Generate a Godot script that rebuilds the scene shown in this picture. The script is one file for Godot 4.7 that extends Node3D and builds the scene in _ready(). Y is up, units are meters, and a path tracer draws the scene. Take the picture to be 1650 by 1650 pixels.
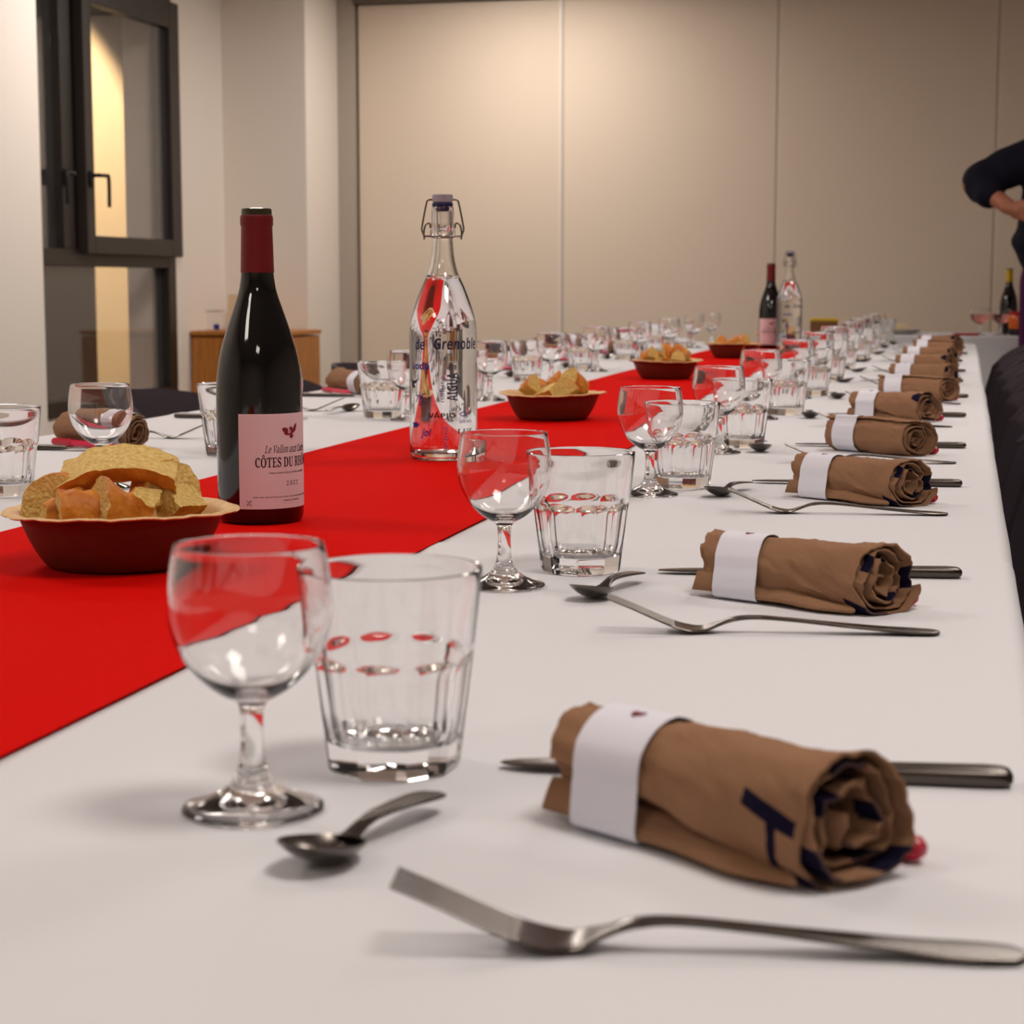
extends Node3D

const TOP := 0.75          # upper face of the white cloths
const RUN := 0.7529        # upper face of the red runner
const XC := -0.65          # middle of the table
const XR := 0.04           # right edge
const XL := -1.341         # left edge
const ORD := ["nearest", "second nearest", "third nearest", "fourth nearest", "fifth nearest", "sixth nearest", "seventh nearest", "eighth nearest", "ninth nearest", "tenth nearest", "eleventh nearest", "farthest"]

var used := {}
var M := {}
var rng := RandomNumberGenerator.new()
var noise := FastNoiseLite.new()


# ------------------------------------------------------------------ mesh builder
class MB:
	var v := PackedVector3Array()
	var uv := PackedVector2Array()
	var t := PackedInt32Array()
	var g := PackedInt32Array()

	func vert(p: Vector3, w := Vector2.ZERO) -> int:
		v.append(p)
		uv.append(w)
		return v.size() - 1

	func tri(a: int, b: int, c: int, grp := 0) -> void:
		if v[a].is_equal_approx(v[b]) or v[b].is_equal_approx(v[c]) or v[a].is_equal_approx(v[c]):
			return
		t.append(a)
		t.append(b)
		t.append(c)
		g.append(grp)

	func quad(a: int, b: int, c: int, d: int, grp := 0) -> void:
		tri(a, b, c, grp)
		tri(a, c, d, grp)

	func mark() -> int:
		return t.size()

	# turn the triangles added since `start` so that the closed solid they form faces outwards (clockwise fronts)
	func close(start: int) -> void:
		var vol := 0.0
		for i in range(start, t.size(), 3):
			vol += v[t[i]].dot(v[t[i + 1]].cross(v[t[i + 2]]))
		if vol > 0.0:
			flip(start)

	func flip(start: int) -> void:
		for i in range(start, t.size(), 3):
			var x := t[i + 1]
			t[i + 1] = t[i + 2]
			t[i + 2] = x

	# rows of points; closed_c joins the last column to the first, closed_r the last row to the first
	func grid(rows: Array, closed_c := false, closed_r := false, grp := 0, groups := []) -> void:
		var n: int = rows[0].size()
		var base := v.size()
		var m: int = rows.size()
		for i in m:
			for j in n:
				vert(rows[i][j], Vector2(float(j) / maxf(n - 1, 1), float(i) / maxf(m - 1, 1)))
		for i in (m if closed_r else m - 1):
			var k: int = groups[i] if groups.size() else grp
			for j in (n if closed_c else n - 1):
				var a := base + i * n + j
				var b := base + i * n + (j + 1) % n
				var c := base + ((i + 1) % m) * n + (j + 1) % n
				var d := base + ((i + 1) % m) * n + j
				quad(a, b, c, d, k)

	func fan(ring: PackedVector3Array, grp := 0) -> void:
		var c := Vector3.ZERO
		for p in ring:
			c += p / ring.size()
		var k := vert(c)
		var base := v.size()
		for p in ring:
			vert(p)
		for j in ring.size():
			tri(k, base + j, base + (j + 1) % ring.size(), grp)

	# a closed solid of rings
	func loft(rings: Array, grp := 0) -> void:
		var s := mark()
		grid(rings, true, false, grp)
		# caps, turned the same way round as the side
		var first: PackedVector3Array = rings[0]
		var last: PackedVector3Array = rings[rings.size() - 1]
		var back := first.duplicate()
		back.reverse()
		fan(first, grp)
		var rev := last.duplicate()
		rev.reverse()
		fan(rev, grp)
		close(s)

	func lathe(prof: Array, seg: int, at := Vector3.ZERO, groups := [], grp := 0) -> void:
		var s := mark()
		var rows := []
		for p in prof:
			var r := PackedVector3Array()
			for j in seg:
				var a := TAU * j / seg
				r.append(at + Vector3(p.x * sin(a), p.y, p.x * cos(a)))
			rows.append(r)
		grid(rows, true, false, grp, groups)
		close(s)

	func tube(path: Array, r: float, seg := 8, grp := 0, closed := false) -> void:
		var s := mark()
		var rings := []
		var n := path.size()
		var side := Vector3.ZERO
		for i in n:
			var d: Vector3 = (path[(i + 1) % n] - path[(i - 1 + n) % n]) if closed else (path[mini(i + 1, n - 1)] - path[maxi(i - 1, 0)])
			d = d.normalized()
			if side == Vector3.ZERO:
				side = d.cross(Vector3.UP if absf(d.y) < 0.9 else Vector3.RIGHT).normalized()
			side = (side - d * side.dot(d)).normalized()
			var o := d.cross(side)
			var ring := PackedVector3Array()
			for j in seg:
				var a := TAU * j / seg
				ring.append(path[i] + (side * cos(a) + o * sin(a)) * r)
			rings.append(ring)
		if closed:
			grid(rings, true, true, grp)
			close(s)
		else:
			loft(rings, grp)

	# box with chamfered edges
	func box(c: Vector3, size: Vector3, b := 0.002, basis := Basis(), grp := 0) -> void:
		var s := mark()
		var h := size / 2.0
		b = minf(b, minf(h.x, minf(h.y, h.z)) * 0.9)
		var id := {}
		for sx in [-1, 1]:
			for sy in [-1, 1]:
				for sz in [-1, 1]:
					for ax in 3:
						var p := Vector3(sx * (h.x - (0.0 if ax == 0 else b)), sy * (h.y - (0.0 if ax == 1 else b)), sz * (h.z - (0.0 if ax == 2 else b)))
						id[[sx, sy, sz, ax]] = vert(c + basis * p, Vector2(p.x + p.z, p.y + p.z))
		for ax in 3:
			for sg in [-1, 1]:
				var q := []
				for k in [[-1, -1], [-1, 1], [1, 1], [1, -1]]:
					var key := [k[0], k[1]]
					key.insert(ax, sg)
					q.append(id[[key[0], key[1], key[2], ax]])
				if sg * (1 if ax != 1 else -1) > 0:
					q.reverse()
				quad(q[0], q[1], q[2], q[3], grp)
		for ax in 3:       # edges along ax
			var u := (ax + 1) % 3
			var w := (ax + 2) % 3
			for su in [-1, 1]:
				for sw in [-1, 1]:
					var e := []
					for sa in [-1, 1]:
						for face in ([u, w] if sa < 0 else [w, u]):
							var key := [0, 0, 0]
							key[ax] = sa
							key[u] = su
							key[w] = sw
							e.append(id[[key[0], key[1], key[2], face]])
					if su * sw < 0:
						e.reverse()
					quad(e[0], e[1], e[2], e[3], grp)
		for sx in [-1, 1]:
			for sy in [-1, 1]:
				for sz in [-1, 1]:
					var q := [id[[sx, sy, sz, 0]], id[[sx, sy, sz, 1]], id[[sx, sy, sz, 2]]]
					if sx * sy * sz > 0:
						q.reverse()
					tri(q[0], q[1], q[2], grp)
		close(s)

	# meshes by group, with normals smoothed across edges flatter than `crease` degrees
	func meshes(crease := 40.0) -> Dictionary:
		var n_tri := t.size() / 3
		var fn := PackedVector3Array()
		fn.resize(n_tri)
		var at := {}
		for i in n_tri:
			var a := v[t[i * 3]]
			fn[i] = (v[t[i * 3 + 2]] - a).cross(v[t[i * 3 + 1]] - a)
			for k in 3:
				var key := Vector3i((v[t[i * 3 + k]] * 100000.0).round())
				if at.has(key):
					at[key].append(i)
				else:
					at[key] = [i]
		var fu := PackedVector3Array()
		fu.resize(n_tri)
		for i in n_tri:
			fu[i] = fn[i].normalized()
		var lim := cos(deg_to_rad(crease))
		var data := {}
		for i in n_tri:
			if not data.has(g[i]):
				data[g[i]] = [PackedVector3Array(), PackedVector3Array(), PackedVector2Array()]
			var d: Array = data[g[i]]
			for k in 3:
				var p := v[t[i * 3 + k]]
				var sum := Vector3.ZERO
				for o in at[Vector3i((p * 100000.0).round())]:
					if fu[o].dot(fu[i]) >= lim:
						sum += fn[o]
				d[0].append(p)
				d[1].append(sum.normalized() if sum.length_squared() > 0.0 else fu[i])
				d[2].append(uv[t[i * 3 + k]])
		var out := {}
		for k in data:
			var arr := []
			arr.resize(Mesh.ARRAY_MAX)
			arr[Mesh.ARRAY_VERTEX] = data[k][0]
			arr[Mesh.ARRAY_NORMAL] = data[k][1]
			arr[Mesh.ARRAY_TEX_UV] = data[k][2]
			var am := ArrayMesh.new()
			am.add_surface_from_arrays(Mesh.PRIMITIVE_TRIANGLES, arr)
			out[k] = am
		return out

	func mesh(crease := 40.0) -> ArrayMesh:
		return meshes(crease).values()[0]


# ------------------------------------------------------------------ naming helpers
func numbered(called: String) -> String:
	if not used.has(called):
		used[called] = 0
		return called
	used[called] += 1
	return "%s_%03d" % [called, used[called]]


func tag(o: Node, label: String, category := "", group := "", kind := "") -> Node:
	if label:
		o.set_meta("label", label)
	if category:
		o.set_meta("category", category)
	if group:
		o.set_meta("group", group)
	if kind:
		o.set_meta("kind", kind)
	return o


func part(called: String, mesh: Mesh, mat: Material, parent: Node) -> MeshInstance3D:
	var o := MeshInstance3D.new()
	o.name = numbered(called) if parent == self else called
	o.mesh = mesh
	o.material_override = mat
	parent.add_child(o, true)
	return o


func root(called: String, at := Vector3.ZERO, turn := 0.0) -> Node3D:
	var o := Node3D.new()
	o.name = numbered(called)
	add_child(o)
	o.position = at
	o.rotation.y = turn
	return o


func thing(called: String, label: String, category: String, at := Vector3.ZERO, turn := 0.0, group := "") -> Node3D:
	var o := root(called, at, turn)
	tag(o, label, category, group)
	return o


func structure(called: String, label := "") -> Node3D:
	var o := root(called)
	tag(o, label, "", "", "structure")
	return o


# the first call uses the prototype itself, later ones a copy of it
var proto_used := {}
func place(proto: Node3D, at: Vector3, turn: float, label: String, category: String, group: String) -> Node3D:
	var o := proto
	if proto_used.has(proto):
		o = proto.duplicate()
		o.name = numbered(String(proto.get_meta("stem")))
		add_child(o)
	proto_used[proto] = true
	o.position = at
	o.rotation = Vector3(0, turn, 0)
	tag(o, label, category, group)
	return o


func prototype(called: String) -> Node3D:
	var o := root(called)
	o.set_meta("stem", called)
	return o


func W(x: float, l: float, y := TOP) -> Vector3:
	return Vector3(x, y, -l)


func smooth_path(pts: Array, n: int) -> Array:
	var c := Curve3D.new()
	for i in pts.size():
		var d: Vector3 = (pts[mini(i + 1, pts.size() - 1)] - pts[maxi(i - 1, 0)]) / 6.0
		c.add_point(pts[i], -d, d)
	c.bake_interval = 0.0008
	var out := []
	var total := c.get_baked_length()
	for i in n:
		out.append(c.sample_baked(total * i / (n - 1), true))
	return out


func smooth_profile(pts: Array, n: int) -> Array:
	var q := []
	for p in pts:
		q.append(Vector3(p.x, p.y, 0))
	var out := []
	for p in smooth_path(q, n):
		out.append(Vector2(p.x, p.y))
	return out


# value of a table of (x, value) pairs
func lerp_table(tab: Array, x: float) -> float:
	if x <= tab[0].x:
		return tab[0].y
	for i in range(1, tab.size()):
		if x <= tab[i].x:
			var k: float = (x - tab[i - 1].x) / (tab[i].x - tab[i - 1].x)
			k = k * k * (3.0 - 2.0 * k)
			return lerpf(tab[i - 1].y, tab[i].y, k)
	return tab[tab.size() - 1].y


# ------------------------------------------------------------------ materials
func std(c: Color, rough: float, metal := 0.0, spec := 0.5) -> StandardMaterial3D:
	var m := StandardMaterial3D.new()
	m.albedo_color = c
	m.roughness = rough
	m.metallic = metal
	m.metallic_specular = spec
	return m


func noise_tex(freq: float, size := 256, normal := false, strength := 4.0, octaves := 3, ramp: Gradient = null) -> NoiseTexture2D:
	var n := FastNoiseLite.new()
	n.seed = 7
	n.frequency = freq
	n.fractal_octaves = octaves
	var x := NoiseTexture2D.new()
	x.width = size
	x.height = size
	x.seamless = true
	x.noise = n
	x.as_normal_map = normal
	x.bump_strength = strength
	if ramp:
		x.color_ramp = ramp
	return x


func two_tone(a: Color, b: Color) -> Gradient:
	var r := Gradient.new()
	r.set_color(0, a)
	r.set_color(1, b)
	return r


func triplanar(m: StandardMaterial3D, s: Vector3, world := false) -> StandardMaterial3D:
	m.uv1_triplanar = true
	m.uv1_world_triplanar = world
	m.uv1_scale = s
	return m


func weave_image(n: int, across: int) -> ImageTexture:
	var im := Image.create(n, n, false, Image.FORMAT_RGBA8)
	for y in n:
		for x in n:
			var a := sin(TAU * across * x / n) * 0.5 + 0.5
			var b := sin(TAU * across * y / n) * 0.5 + 0.5
			var k := int(float(x) * across * 2 / n) + int(float(y) * across * 2 / n)
			var h := a if k % 2 == 0 else b
			im.set_pixel(x, y, Color(h, h, h))
	im.bump_map_to_normal_map(2.0)
	return ImageTexture.create_from_image(im)


func make_materials() -> void:
	var weave := weave_image(128, 16)
	M.wall = std(Color(0.945, 0.91, 0.87), 0.85, 0, 0.3)
	M.panel = std(Color(0.90, 0.835, 0.76), 0.7, 0, 0.35)
	M.strip = std(Color(0.92, 0.89, 0.86), 0.4, 0.0)
	M.jamb = std(Color(0.70, 0.655, 0.605), 0.5, 0.0)
	M.joint = std(Color(0.80, 0.735, 0.67), 0.5)
	M.head = std(Color(0.42, 0.38, 0.33), 0.5, 0.2)
	M.slot = std(Color(0.12, 0.1, 0.09), 0.8)
	M.ceiling = triplanar(std(Color(0.9, 0.88, 0.85), 0.9, 0, 0.2), Vector3.ONE * 1.5, true)
	M.floor = triplanar(std(Color(0.42, 0.38, 0.35), 0.5), Vector3.ONE, true)
	M.floor.albedo_texture = noise_tex(0.02, 256, false, 1, 4, two_tone(Color(0.85, 0.85, 0.85), Color(1, 1, 1)))
	M.frame = std(Color(0.165, 0.135, 0.12), 0.45, 0.0, 0.5)
	M.black = std(Color(0.03, 0.028, 0.03), 0.4)
	M.pane = std(Color(1, 1, 1, 0.02), 0.0)
	M.pane.transparency = BaseMaterial3D.TRANSPARENCY_ALPHA
	M.outside = triplanar(std(Color(0.86, 0.78, 0.66), 0.85), Vector3.ONE, true)
	M.night = std(Color(0.1, 0.09, 0.08), 0.9)
	var wg := two_tone(Color(0.64, 0.38, 0.13), Color(0.80, 0.53, 0.22))
	M.wood = triplanar(std(Color(1, 1, 1), 0.45), Vector3(6, 0.6, 6))
	M.wood.albedo_texture = noise_tex(0.02, 256, false, 1, 4, wg)
	M.cloth = std(Color(0.885, 0.885, 0.90), 0.9, 0, 0.2)
	M.red = triplanar(std(Color(0.85, 0.045, 0.02), 0.92, 0, 0.12), Vector3.ONE * 14.0, true)
	M.red.normal_enabled = true
	M.red.normal_texture = weave
	M.red.normal_scale = 0.15
	M.glass = std(Color(1, 1, 1, 0.0), 0.0)
	M.glass.refraction_enabled = true
	M.glass.refraction_scale = 0.05
	M.glass.transparency = BaseMaterial3D.TRANSPARENCY_ALPHA
	M.water = M.glass.duplicate()
	M.water.refraction_scale = 0.033
	M.steel = std(Color(0.43, 0.405, 0.385), 0.2, 1.0)
	M.steel_handle = std(Color(0.35, 0.325, 0.305), 0.24, 1.0)
	M.wire = std(Color(0.50, 0.47, 0.43), 0.3, 1.0)
	M.bottle = std(Color(0.022, 0.016, 0.028), 0.06, 0.0, 0.6)
	M.bottle_lip = std(Color(0.16, 0.15, 0.03), 0.08, 0.0, 0.6)
	M.capsule = std(Color(0.42, 0.012, 0.055), 0.38, 0.15)
	M.capsule_gold = std(Color(0.80, 0.66, 0.06), 0.35, 0.3)
	M.paper = std(Color(0.87, 0.775, 0.79), 0.7, 0, 0.3)
	M.ink = std(Color(0.13, 0.03, 0.07), 0.7)
	M.logo = std(Color(0.48, 0.03, 0.13), 0.7)
	M.navy = std(Color(0.05, 0.06, 0.30), 0.6)
	M.blue = std(Color(0.10, 0.12, 0.55), 0.6)
	M.violet = std(Color(0.42, 0.34, 0.62), 0.6)
	M.dark_ink = std(Color(0.04, 0.03, 0.06), 0.6)
	M.cap = std(Color(0.62, 0.60, 0.64), 0.4)
	M.gasket = std(Color(0.05, 0.05, 0.28), 0.5)
	var leaf := two_tone(Color(0.80, 0.62, 0.40), Color(0.93, 0.80, 0.58))
	M.leaf = triplanar(std(Color(1, 1, 1), 0.6), Vector3(30, 30, 6))
	M.leaf.albedo_texture = noise_tex(0.03, 256, false, 1, 4, leaf)
	M.leaf_out = triplanar(std(Color(1, 1, 1), 0.5), Vector3(5, 30, 30))
	M.leaf_out.albedo_texture = noise_tex(0.03, 256, false, 1, 4, two_tone(Color(0.33, 0.14, 0.07), Color(0.42, 0.19, 0.10)))
	M.crust = triplanar(std(Color(1, 1, 1), 0.55), Vector3.ONE * 9.0)
	M.crust.normal_enabled = true
	M.crust.normal_texture = noise_tex(0.04, 256, true, 8.0)
	M.crust.normal_scale = 0.4
	M.crust.albedo_texture = noise_tex(0.02, 256, false, 1, 4, two_tone(Color(0.72, 0.38, 0.07), Color(0.92, 0.62, 0.20)))
	M.crumb = triplanar(std(Color(1, 1, 1), 0.8), Vector3.ONE * 14.0)
	M.crumb.albedo_texture = noise_tex(0.05, 256, false, 1, 4, two_tone(Color(0.80, 0.63, 0.30), Color(0.96, 0.85, 0.56)))
	M.crumb.normal_enabled = true
	M.crumb.normal_texture = noise_tex(0.06, 256, true, 10.0)
	M.crumb.normal_scale = 0.45
	for k in 3:
		var m := std(Color(1, 1, 1), 0.9, 0, 0.2)
		m.albedo_texture = cloth_print(k)
		m.normal_enabled = true
		m.normal_texture = weave
		m.normal_scale = 0.0
		M["bag%d" % k] = m
	M.bag = triplanar(std(Color(0.58, 0.435, 0.33), 0.9, 0, 0.2), Vector3.ONE * 30.0)
	M.bag.normal_enabled = true
	M.bag.normal_texture = weave
	M.bag.normal_scale = 0.3
	M.band = std(Color(0.90, 0.90, 0.94), 0.75, 0, 0.3)
	M.pink = std(Color(0.86, 0.03, 0.28), 0.3)
	M.pink_cap = std(Color(0.74, 0.0, 0.18), 0.25)
	M.chair = triplanar(std(Color(0.25, 0.215, 0.24), 0.75, 0, 0.3), Vector3.ONE * 25.0)
	M.chair.normal_enabled = true
	M.chair.normal_texture = weave
	M.chair.normal_scale = 0.4
	M.chrome = std(Color(0.6, 0.6, 0.6), 0.2, 1.0)
	M.tabletop = std(Color(0.75, 0.72, 0.68), 0.5)
	M.skin = std(Color(0.66, 0.42, 0.32), 0.55)
	M.skin.subsurf_scatter_enabled = true
	M.skin.subsurf_scatter_strength = 0.1
	M.jacket = std(Color(0.075, 0.075, 0.13), 0.85, 0, 0.3)
	M.trousers = std(Color(0.26, 0.02, 0.24), 0.8, 0, 0.3)
	M.hair = std(Color(0.16, 0.1, 0.06), 0.5)
	M.white = std(Color(0.93, 0.92, 0.90), 0.5)
	M.cream = std(Color(0.91, 0.83, 0.68), 0.6)
	M.orange = std(Color(0.85, 0.38, 0.03), 0.3)
	M.card = std(Color(0.45, 0.30, 0.16), 0.7)
	M.yellow = std(Color(0.85, 0.70, 0.12), 0.6)
	M.red_napkin = std(Color(0.70, 0.06, 0.06), 0.85)
	M.lamp = std(Color(0.9, 0.9, 0.9), 0.6)
	M.lamp.emission_enabled = true
	M.lamp.emission = Color(1.0, 0.93, 0.85)
	M.lamp.emission_energy_multiplier = 4.0


# tan cotton with the printed navy bars near one end
func cloth_print(k: int) -> ImageTexture:
	var w := 1024
	var h := 256
	var im := Image.create(w, h, false, Image.FORMAT_RGBA8)
	var r := RandomNumberGenerator.new()
	r.seed = 40 + k
	for y in h:
		for x in w:
			var d := 0.03 * (r.randf() - 0.5) + 0.02 * sin(x * 1.3) * sin(y * 1.1)
			im.set_pixel(x, y, Color(0.585 + d, 0.44 + d, 0.335 + d))
	var navy := Color(0.10, 0.085, 0.17)
	if k == 0:
		# rows are the length of the roll (256 = right end), columns the arc
		im.fill_rect(Rect2i(970, 196, 12, 54), navy)
		im.fill_rect(Rect2i(982, 224, 30, 9), navy)
		im.fill_rect(Rect2i(1010, 222, 11, 34), navy)
		for q in [[120, 228], [215, 236], [330, 226], [452, 234], [590, 222], [690, 232], [765, 238]]:
			im.fill_rect(Rect2i(q[0], q[1], 34, 256 - q[1]), navy)
	elif k == 1:
		for q in [[250, 238], [420, 232], [575, 240], [742, 236], [925, 226]]:
			im.fill_rect(Rect2i(q[0], q[1], 30, 256 - q[1]), navy)
	return ImageTexture.create_from_image(im)


# ------------------------------------------------------------------ tableware
func make_wine_glass() -> Node3D:
	var o := prototype("wine_glass")
	var foot := [Vector2(0, 0.0042), Vector2(0.007, 0.0040), Vector2(0.014, 0.0031), Vector2(0.021, 0.0017), Vector2(0.027, 0.0004), Vector2(0.0296, 0.0), Vector2(0.0306, 0.0009), Vector2(0.0303, 0.002), Vector2(0.0285, 0.0027), Vector2(0.022, 0.0046), Vector2(0.0155, 0.0074), Vector2(0.0105, 0.0110), Vector2(0.0075, 0.0150), Vector2(0.006, 0.0195)]
	var stem := [Vector2(0.0052, 0.025), Vector2(0.0049, 0.031), Vector2(0.0048, 0.037), Vector2(0.0050, 0.042), Vector2(0.0056, 0.0455), Vector2(0.0072, 0.0480)]
	var ctrl := [Vector2(0.0072, 0.0480), Vector2(0.0112, 0.0500), Vector2(0.0180, 0.0545), Vector2(0.0258, 0.0625), Vector2(0.0320, 0.0730), Vector2(0.0350, 0.0850), Vector2(0.0349, 0.0955), Vector2(0.0337, 0.1060), Vector2(0.0320, 0.1148)]
	var outer := smooth_profile(ctrl, 20)
	var prof := foot + stem
	var groups := []
	for i in foot.size():
		groups.append(0)
	for i in stem.size() - 1:
		groups.append(1)
	for i in range(1, outer.size()):
		prof.append(outer[i])
	var inn := [Vector2(0.0318, 0.1155), Vector2(0.0313, 0.1155), Vector2(0.0309, 0.1149), Vector2(0.0325, 0.1060), Vector2(0.0337, 0.0955), Vector2(0.0338, 0.0850), Vector2(0.0307, 0.0738), Vector2(0.0245, 0.0637), Vector2(0.0165, 0.0565), Vector2(0.0085, 0.0535), Vector2(0.0, 0.0525)]
	prof.append(inn[0])
	prof.append(inn[1])
	var tail := smooth_profile(inn.slice(2), 22)
	prof += tail
	tail[tail.size() - 1].x = 0.0
	prof[prof.size() - 1].x = 0.0
	while groups.size() < prof.size() - 1:
		groups.append(2)
	var mb := MB.new()
	mb.lathe(prof, 64, Vector3.ZERO, groups)
	var ms := mb.meshes(60.0)
	part("foot", ms[0], M.glass, o)
	part("stem", ms[1], M.glass, o)
	part("bowl", ms[2], M.glass, o)
	return o


func make_tumbler() -> Node3D:
	var o := prototype("tumbler")
	var mb := MB.new()
	var sides := 9
	var seg := 144
	var s := mb.mark()
	var ys := [0.0, 0.0, 0.0, 0.0012, 0.003, 0.006, 0.012, 0.02, 0.028, 0.036, 0.042, 0.046, 0.049, 0.0515, 0.0535, 0.055, 0.0562, 0.0575, 0.059, 0.061, 0.064, 0.070, 0.080, 0.0895, 0.0932]
	var groups := []
	var rows := []
	for i in ys.size():
		var y: float = ys[i]
		var cone := 0.0322 + (0.0424 - 0.0322) * y / 0.0948
		var row := PackedVector3Array()
		for j in seg:
			var a := TAU * j / seg
			var b := fposmod(a + PI / sides, TAU / sides) - PI / sides
			var flat := (0.0294 + 0.0064 * y / 0.055) / cos(b)
			var bulge := cone + 0.0012
			var r := minf(flat, bulge)
			if y > 0.0495:
				# above the shoulder the flats run out in arches
				var k := clampf((y - 0.0495) / 0.0085, 0.0, 1.0)
				r = lerpf(minf(flat + 0.0040 * k * k, bulge), cone, k * k * (3 - 2 * k))
			if i == 0:
				r = 0.0
			elif i == 1:
				r *= 0.6
			elif i == 2:
				r -= 0.0016
			elif i == 3:
				r -= 0.0004
			row.append(Vector3(r * sin(a), y if i != 0 else 0.0012, r * cos(a)))
		rows.append(row)
		if i < ys.size() - 1:
			groups.append(0 if i < 5 else (1 if y < 0.0575 else 2))
	var inn := [Vector2(0.0422, 0.0944), Vector2(0.0416, 0.0948), Vector2(0.0409, 0.0946), Vector2(0.0404, 0.0930), Vector2(0.0394, 0.086), Vector2(0.0377, 0.075), Vector2(0.0355, 0.062), Vector2(0.0339, 0.052), Vector2(0.0325, 0.043), Vector2(0.0310, 0.032), Vector2(0.0296, 0.022), Vector2(0.0280, 0.0165), Vector2(0.0245, 0.0135), Vector2(0.012, 0.0122), Vector2(0.0, 0.012)]
	for p in inn:
		var row := PackedVector3Array()
		for j in seg:
			var a := TAU * j / seg
			row.append(Vector3(p.x * sin(a), p.y, p.x * cos(a)))
		rows.append(row)
		groups.append(2 if p.y > 0.058 else (1 if p.y > 0.024 else 0))
	groups.resize(rows.size() - 1)
	mb.grid(rows, true, false, 0, groups)
	mb.close(s)
	var ms := mb.meshes(28.0)
	part("base", ms[0], M.glass, o)
	part("faceted_wall", ms[1], M.glass, o)
	part("smooth_wall", ms[2], M.glass, o)
	return o


func bend(mesh_arrays: Array, r: float, h: float, ang: float, size: Vector2, turn90 := false, slant := 0.0) -> ArrayMesh:
	# lays flat lettering on a cylinder of radius r, centred at height h and angle ang, fitted to size
	var vs: PackedVector3Array = mesh_arrays[Mesh.ARRAY_VERTEX]
	var lo := Vector3.ONE * 1e9
	var hi := -lo
	for p in vs:
		lo = lo.min(p)
		hi = hi.max(p)
	var out := PackedVector3Array()
	var nor := PackedVector3Array()
	for p in vs:
		var q := Vector2((p.x - (lo.x + hi.x) / 2) / (hi.x - lo.x) * size.x, (p.y - (lo.y + hi.y) / 2) / (hi.y - lo.y) * size.y)
		q.x += q.y * slant
		if turn90:
			q = Vector2(-q.y, q.x)
		var a := ang + q.x / r
		var d := 0.00012 if p.z > (lo.z + hi.z) / 2 else 0.00002
		out.append(Vector3((r + d) * sin(a), h + q.y, (r + d) * cos(a)))
		nor.append(Vector3(sin(a), 0, cos(a)))
	var arr := []
	arr.resize(Mesh.ARRAY_MAX)
	arr[Mesh.ARRAY_VERTEX] = out
	arr[Mesh.ARRAY_NORMAL] = nor
	if mesh_arrays[Mesh.ARRAY_INDEX] != null:
		arr[Mesh.ARRAY_INDEX] = mesh_arrays[Mesh.ARRAY_INDEX]
	var am := ArrayMesh.new()
	am.add_surface_from_arrays(Mesh.PRIMITIVE_TRIANGLES, arr)
	return am


func letters(text: String, font_name: String, bold := false) -> Array:
	var f := SystemFont.new()
	f.font_names = PackedStringArray([font_name])
	f.font_weight = 700 if bold else 400
	var tm := TextMesh.new()
	tm.text = text
	tm.font = f
	tm.font_size = 64
	tm.depth = 0.02
	tm.curve_step = 2.0
	return tm.get_mesh_arrays()


func flat_shapes(polys: Array) -> Array:
	# polygons of Vector2 as one flat mesh, each triangle cut so that it can bend
	var vs := PackedVector3Array()
	for poly in polys:
		var pv := PackedVector2Array(poly)
		var idx := Geometry2D.triangulate_polygon(pv)
		for i in range(0, idx.size(), 3):
			var a := pv[idx[i]]
			var b := pv[idx[i + 1]]
			var c := pv[idx[i + 2]]
			if (b - a).cross(c - a) > 0:
				var x := b
				b = c
				c = x
			for q in [a, b, c]:
				vs.append(Vector3(q.x, q.y, 1))
	vs.append(vs[0] - Vector3(0, 0, 2))
	vs.append(vs[0] - Vector3(0, 0, 2))
	vs.append(vs[0] - Vector3(0, 0, 2))
	var arr := []
	arr.resize(Mesh.ARRAY_MAX)
	arr[Mesh.ARRAY_VERTEX] = vs
	return arr


func patch(r: float, h0: float, h1: float, a0: float, a1: float, thick := 0.0002) -> ArrayMesh:
	var mb := MB.new()
	var s := mb.mark()
	var n := 40
	var loop := []
	for i in n + 1:
		var a := lerpf(a0, a1, float(i) / n)
		var d := Vector3(sin(a), 0, cos(a))
		loop.append(PackedVector3Array([d * r + Vector3(0, h0, 0), d * r + Vector3(0, h1, 0), d * (r + thick) + Vector3(0, h1, 0), d * (r + thick) + Vector3(0, h0, 0)]))
	mb.loft(loop)
	return mb.mesh(30.0)


func circle(c: Vector2, rx: float, ry: float, n := 18, rot := 0.0) -> Array:
	var out := []
	for i in n:
		var q := Vector2(rx * cos(TAU * i / n), ry * sin(TAU * i / n)).rotated(rot)
		out.append(c + q)
	return out


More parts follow.
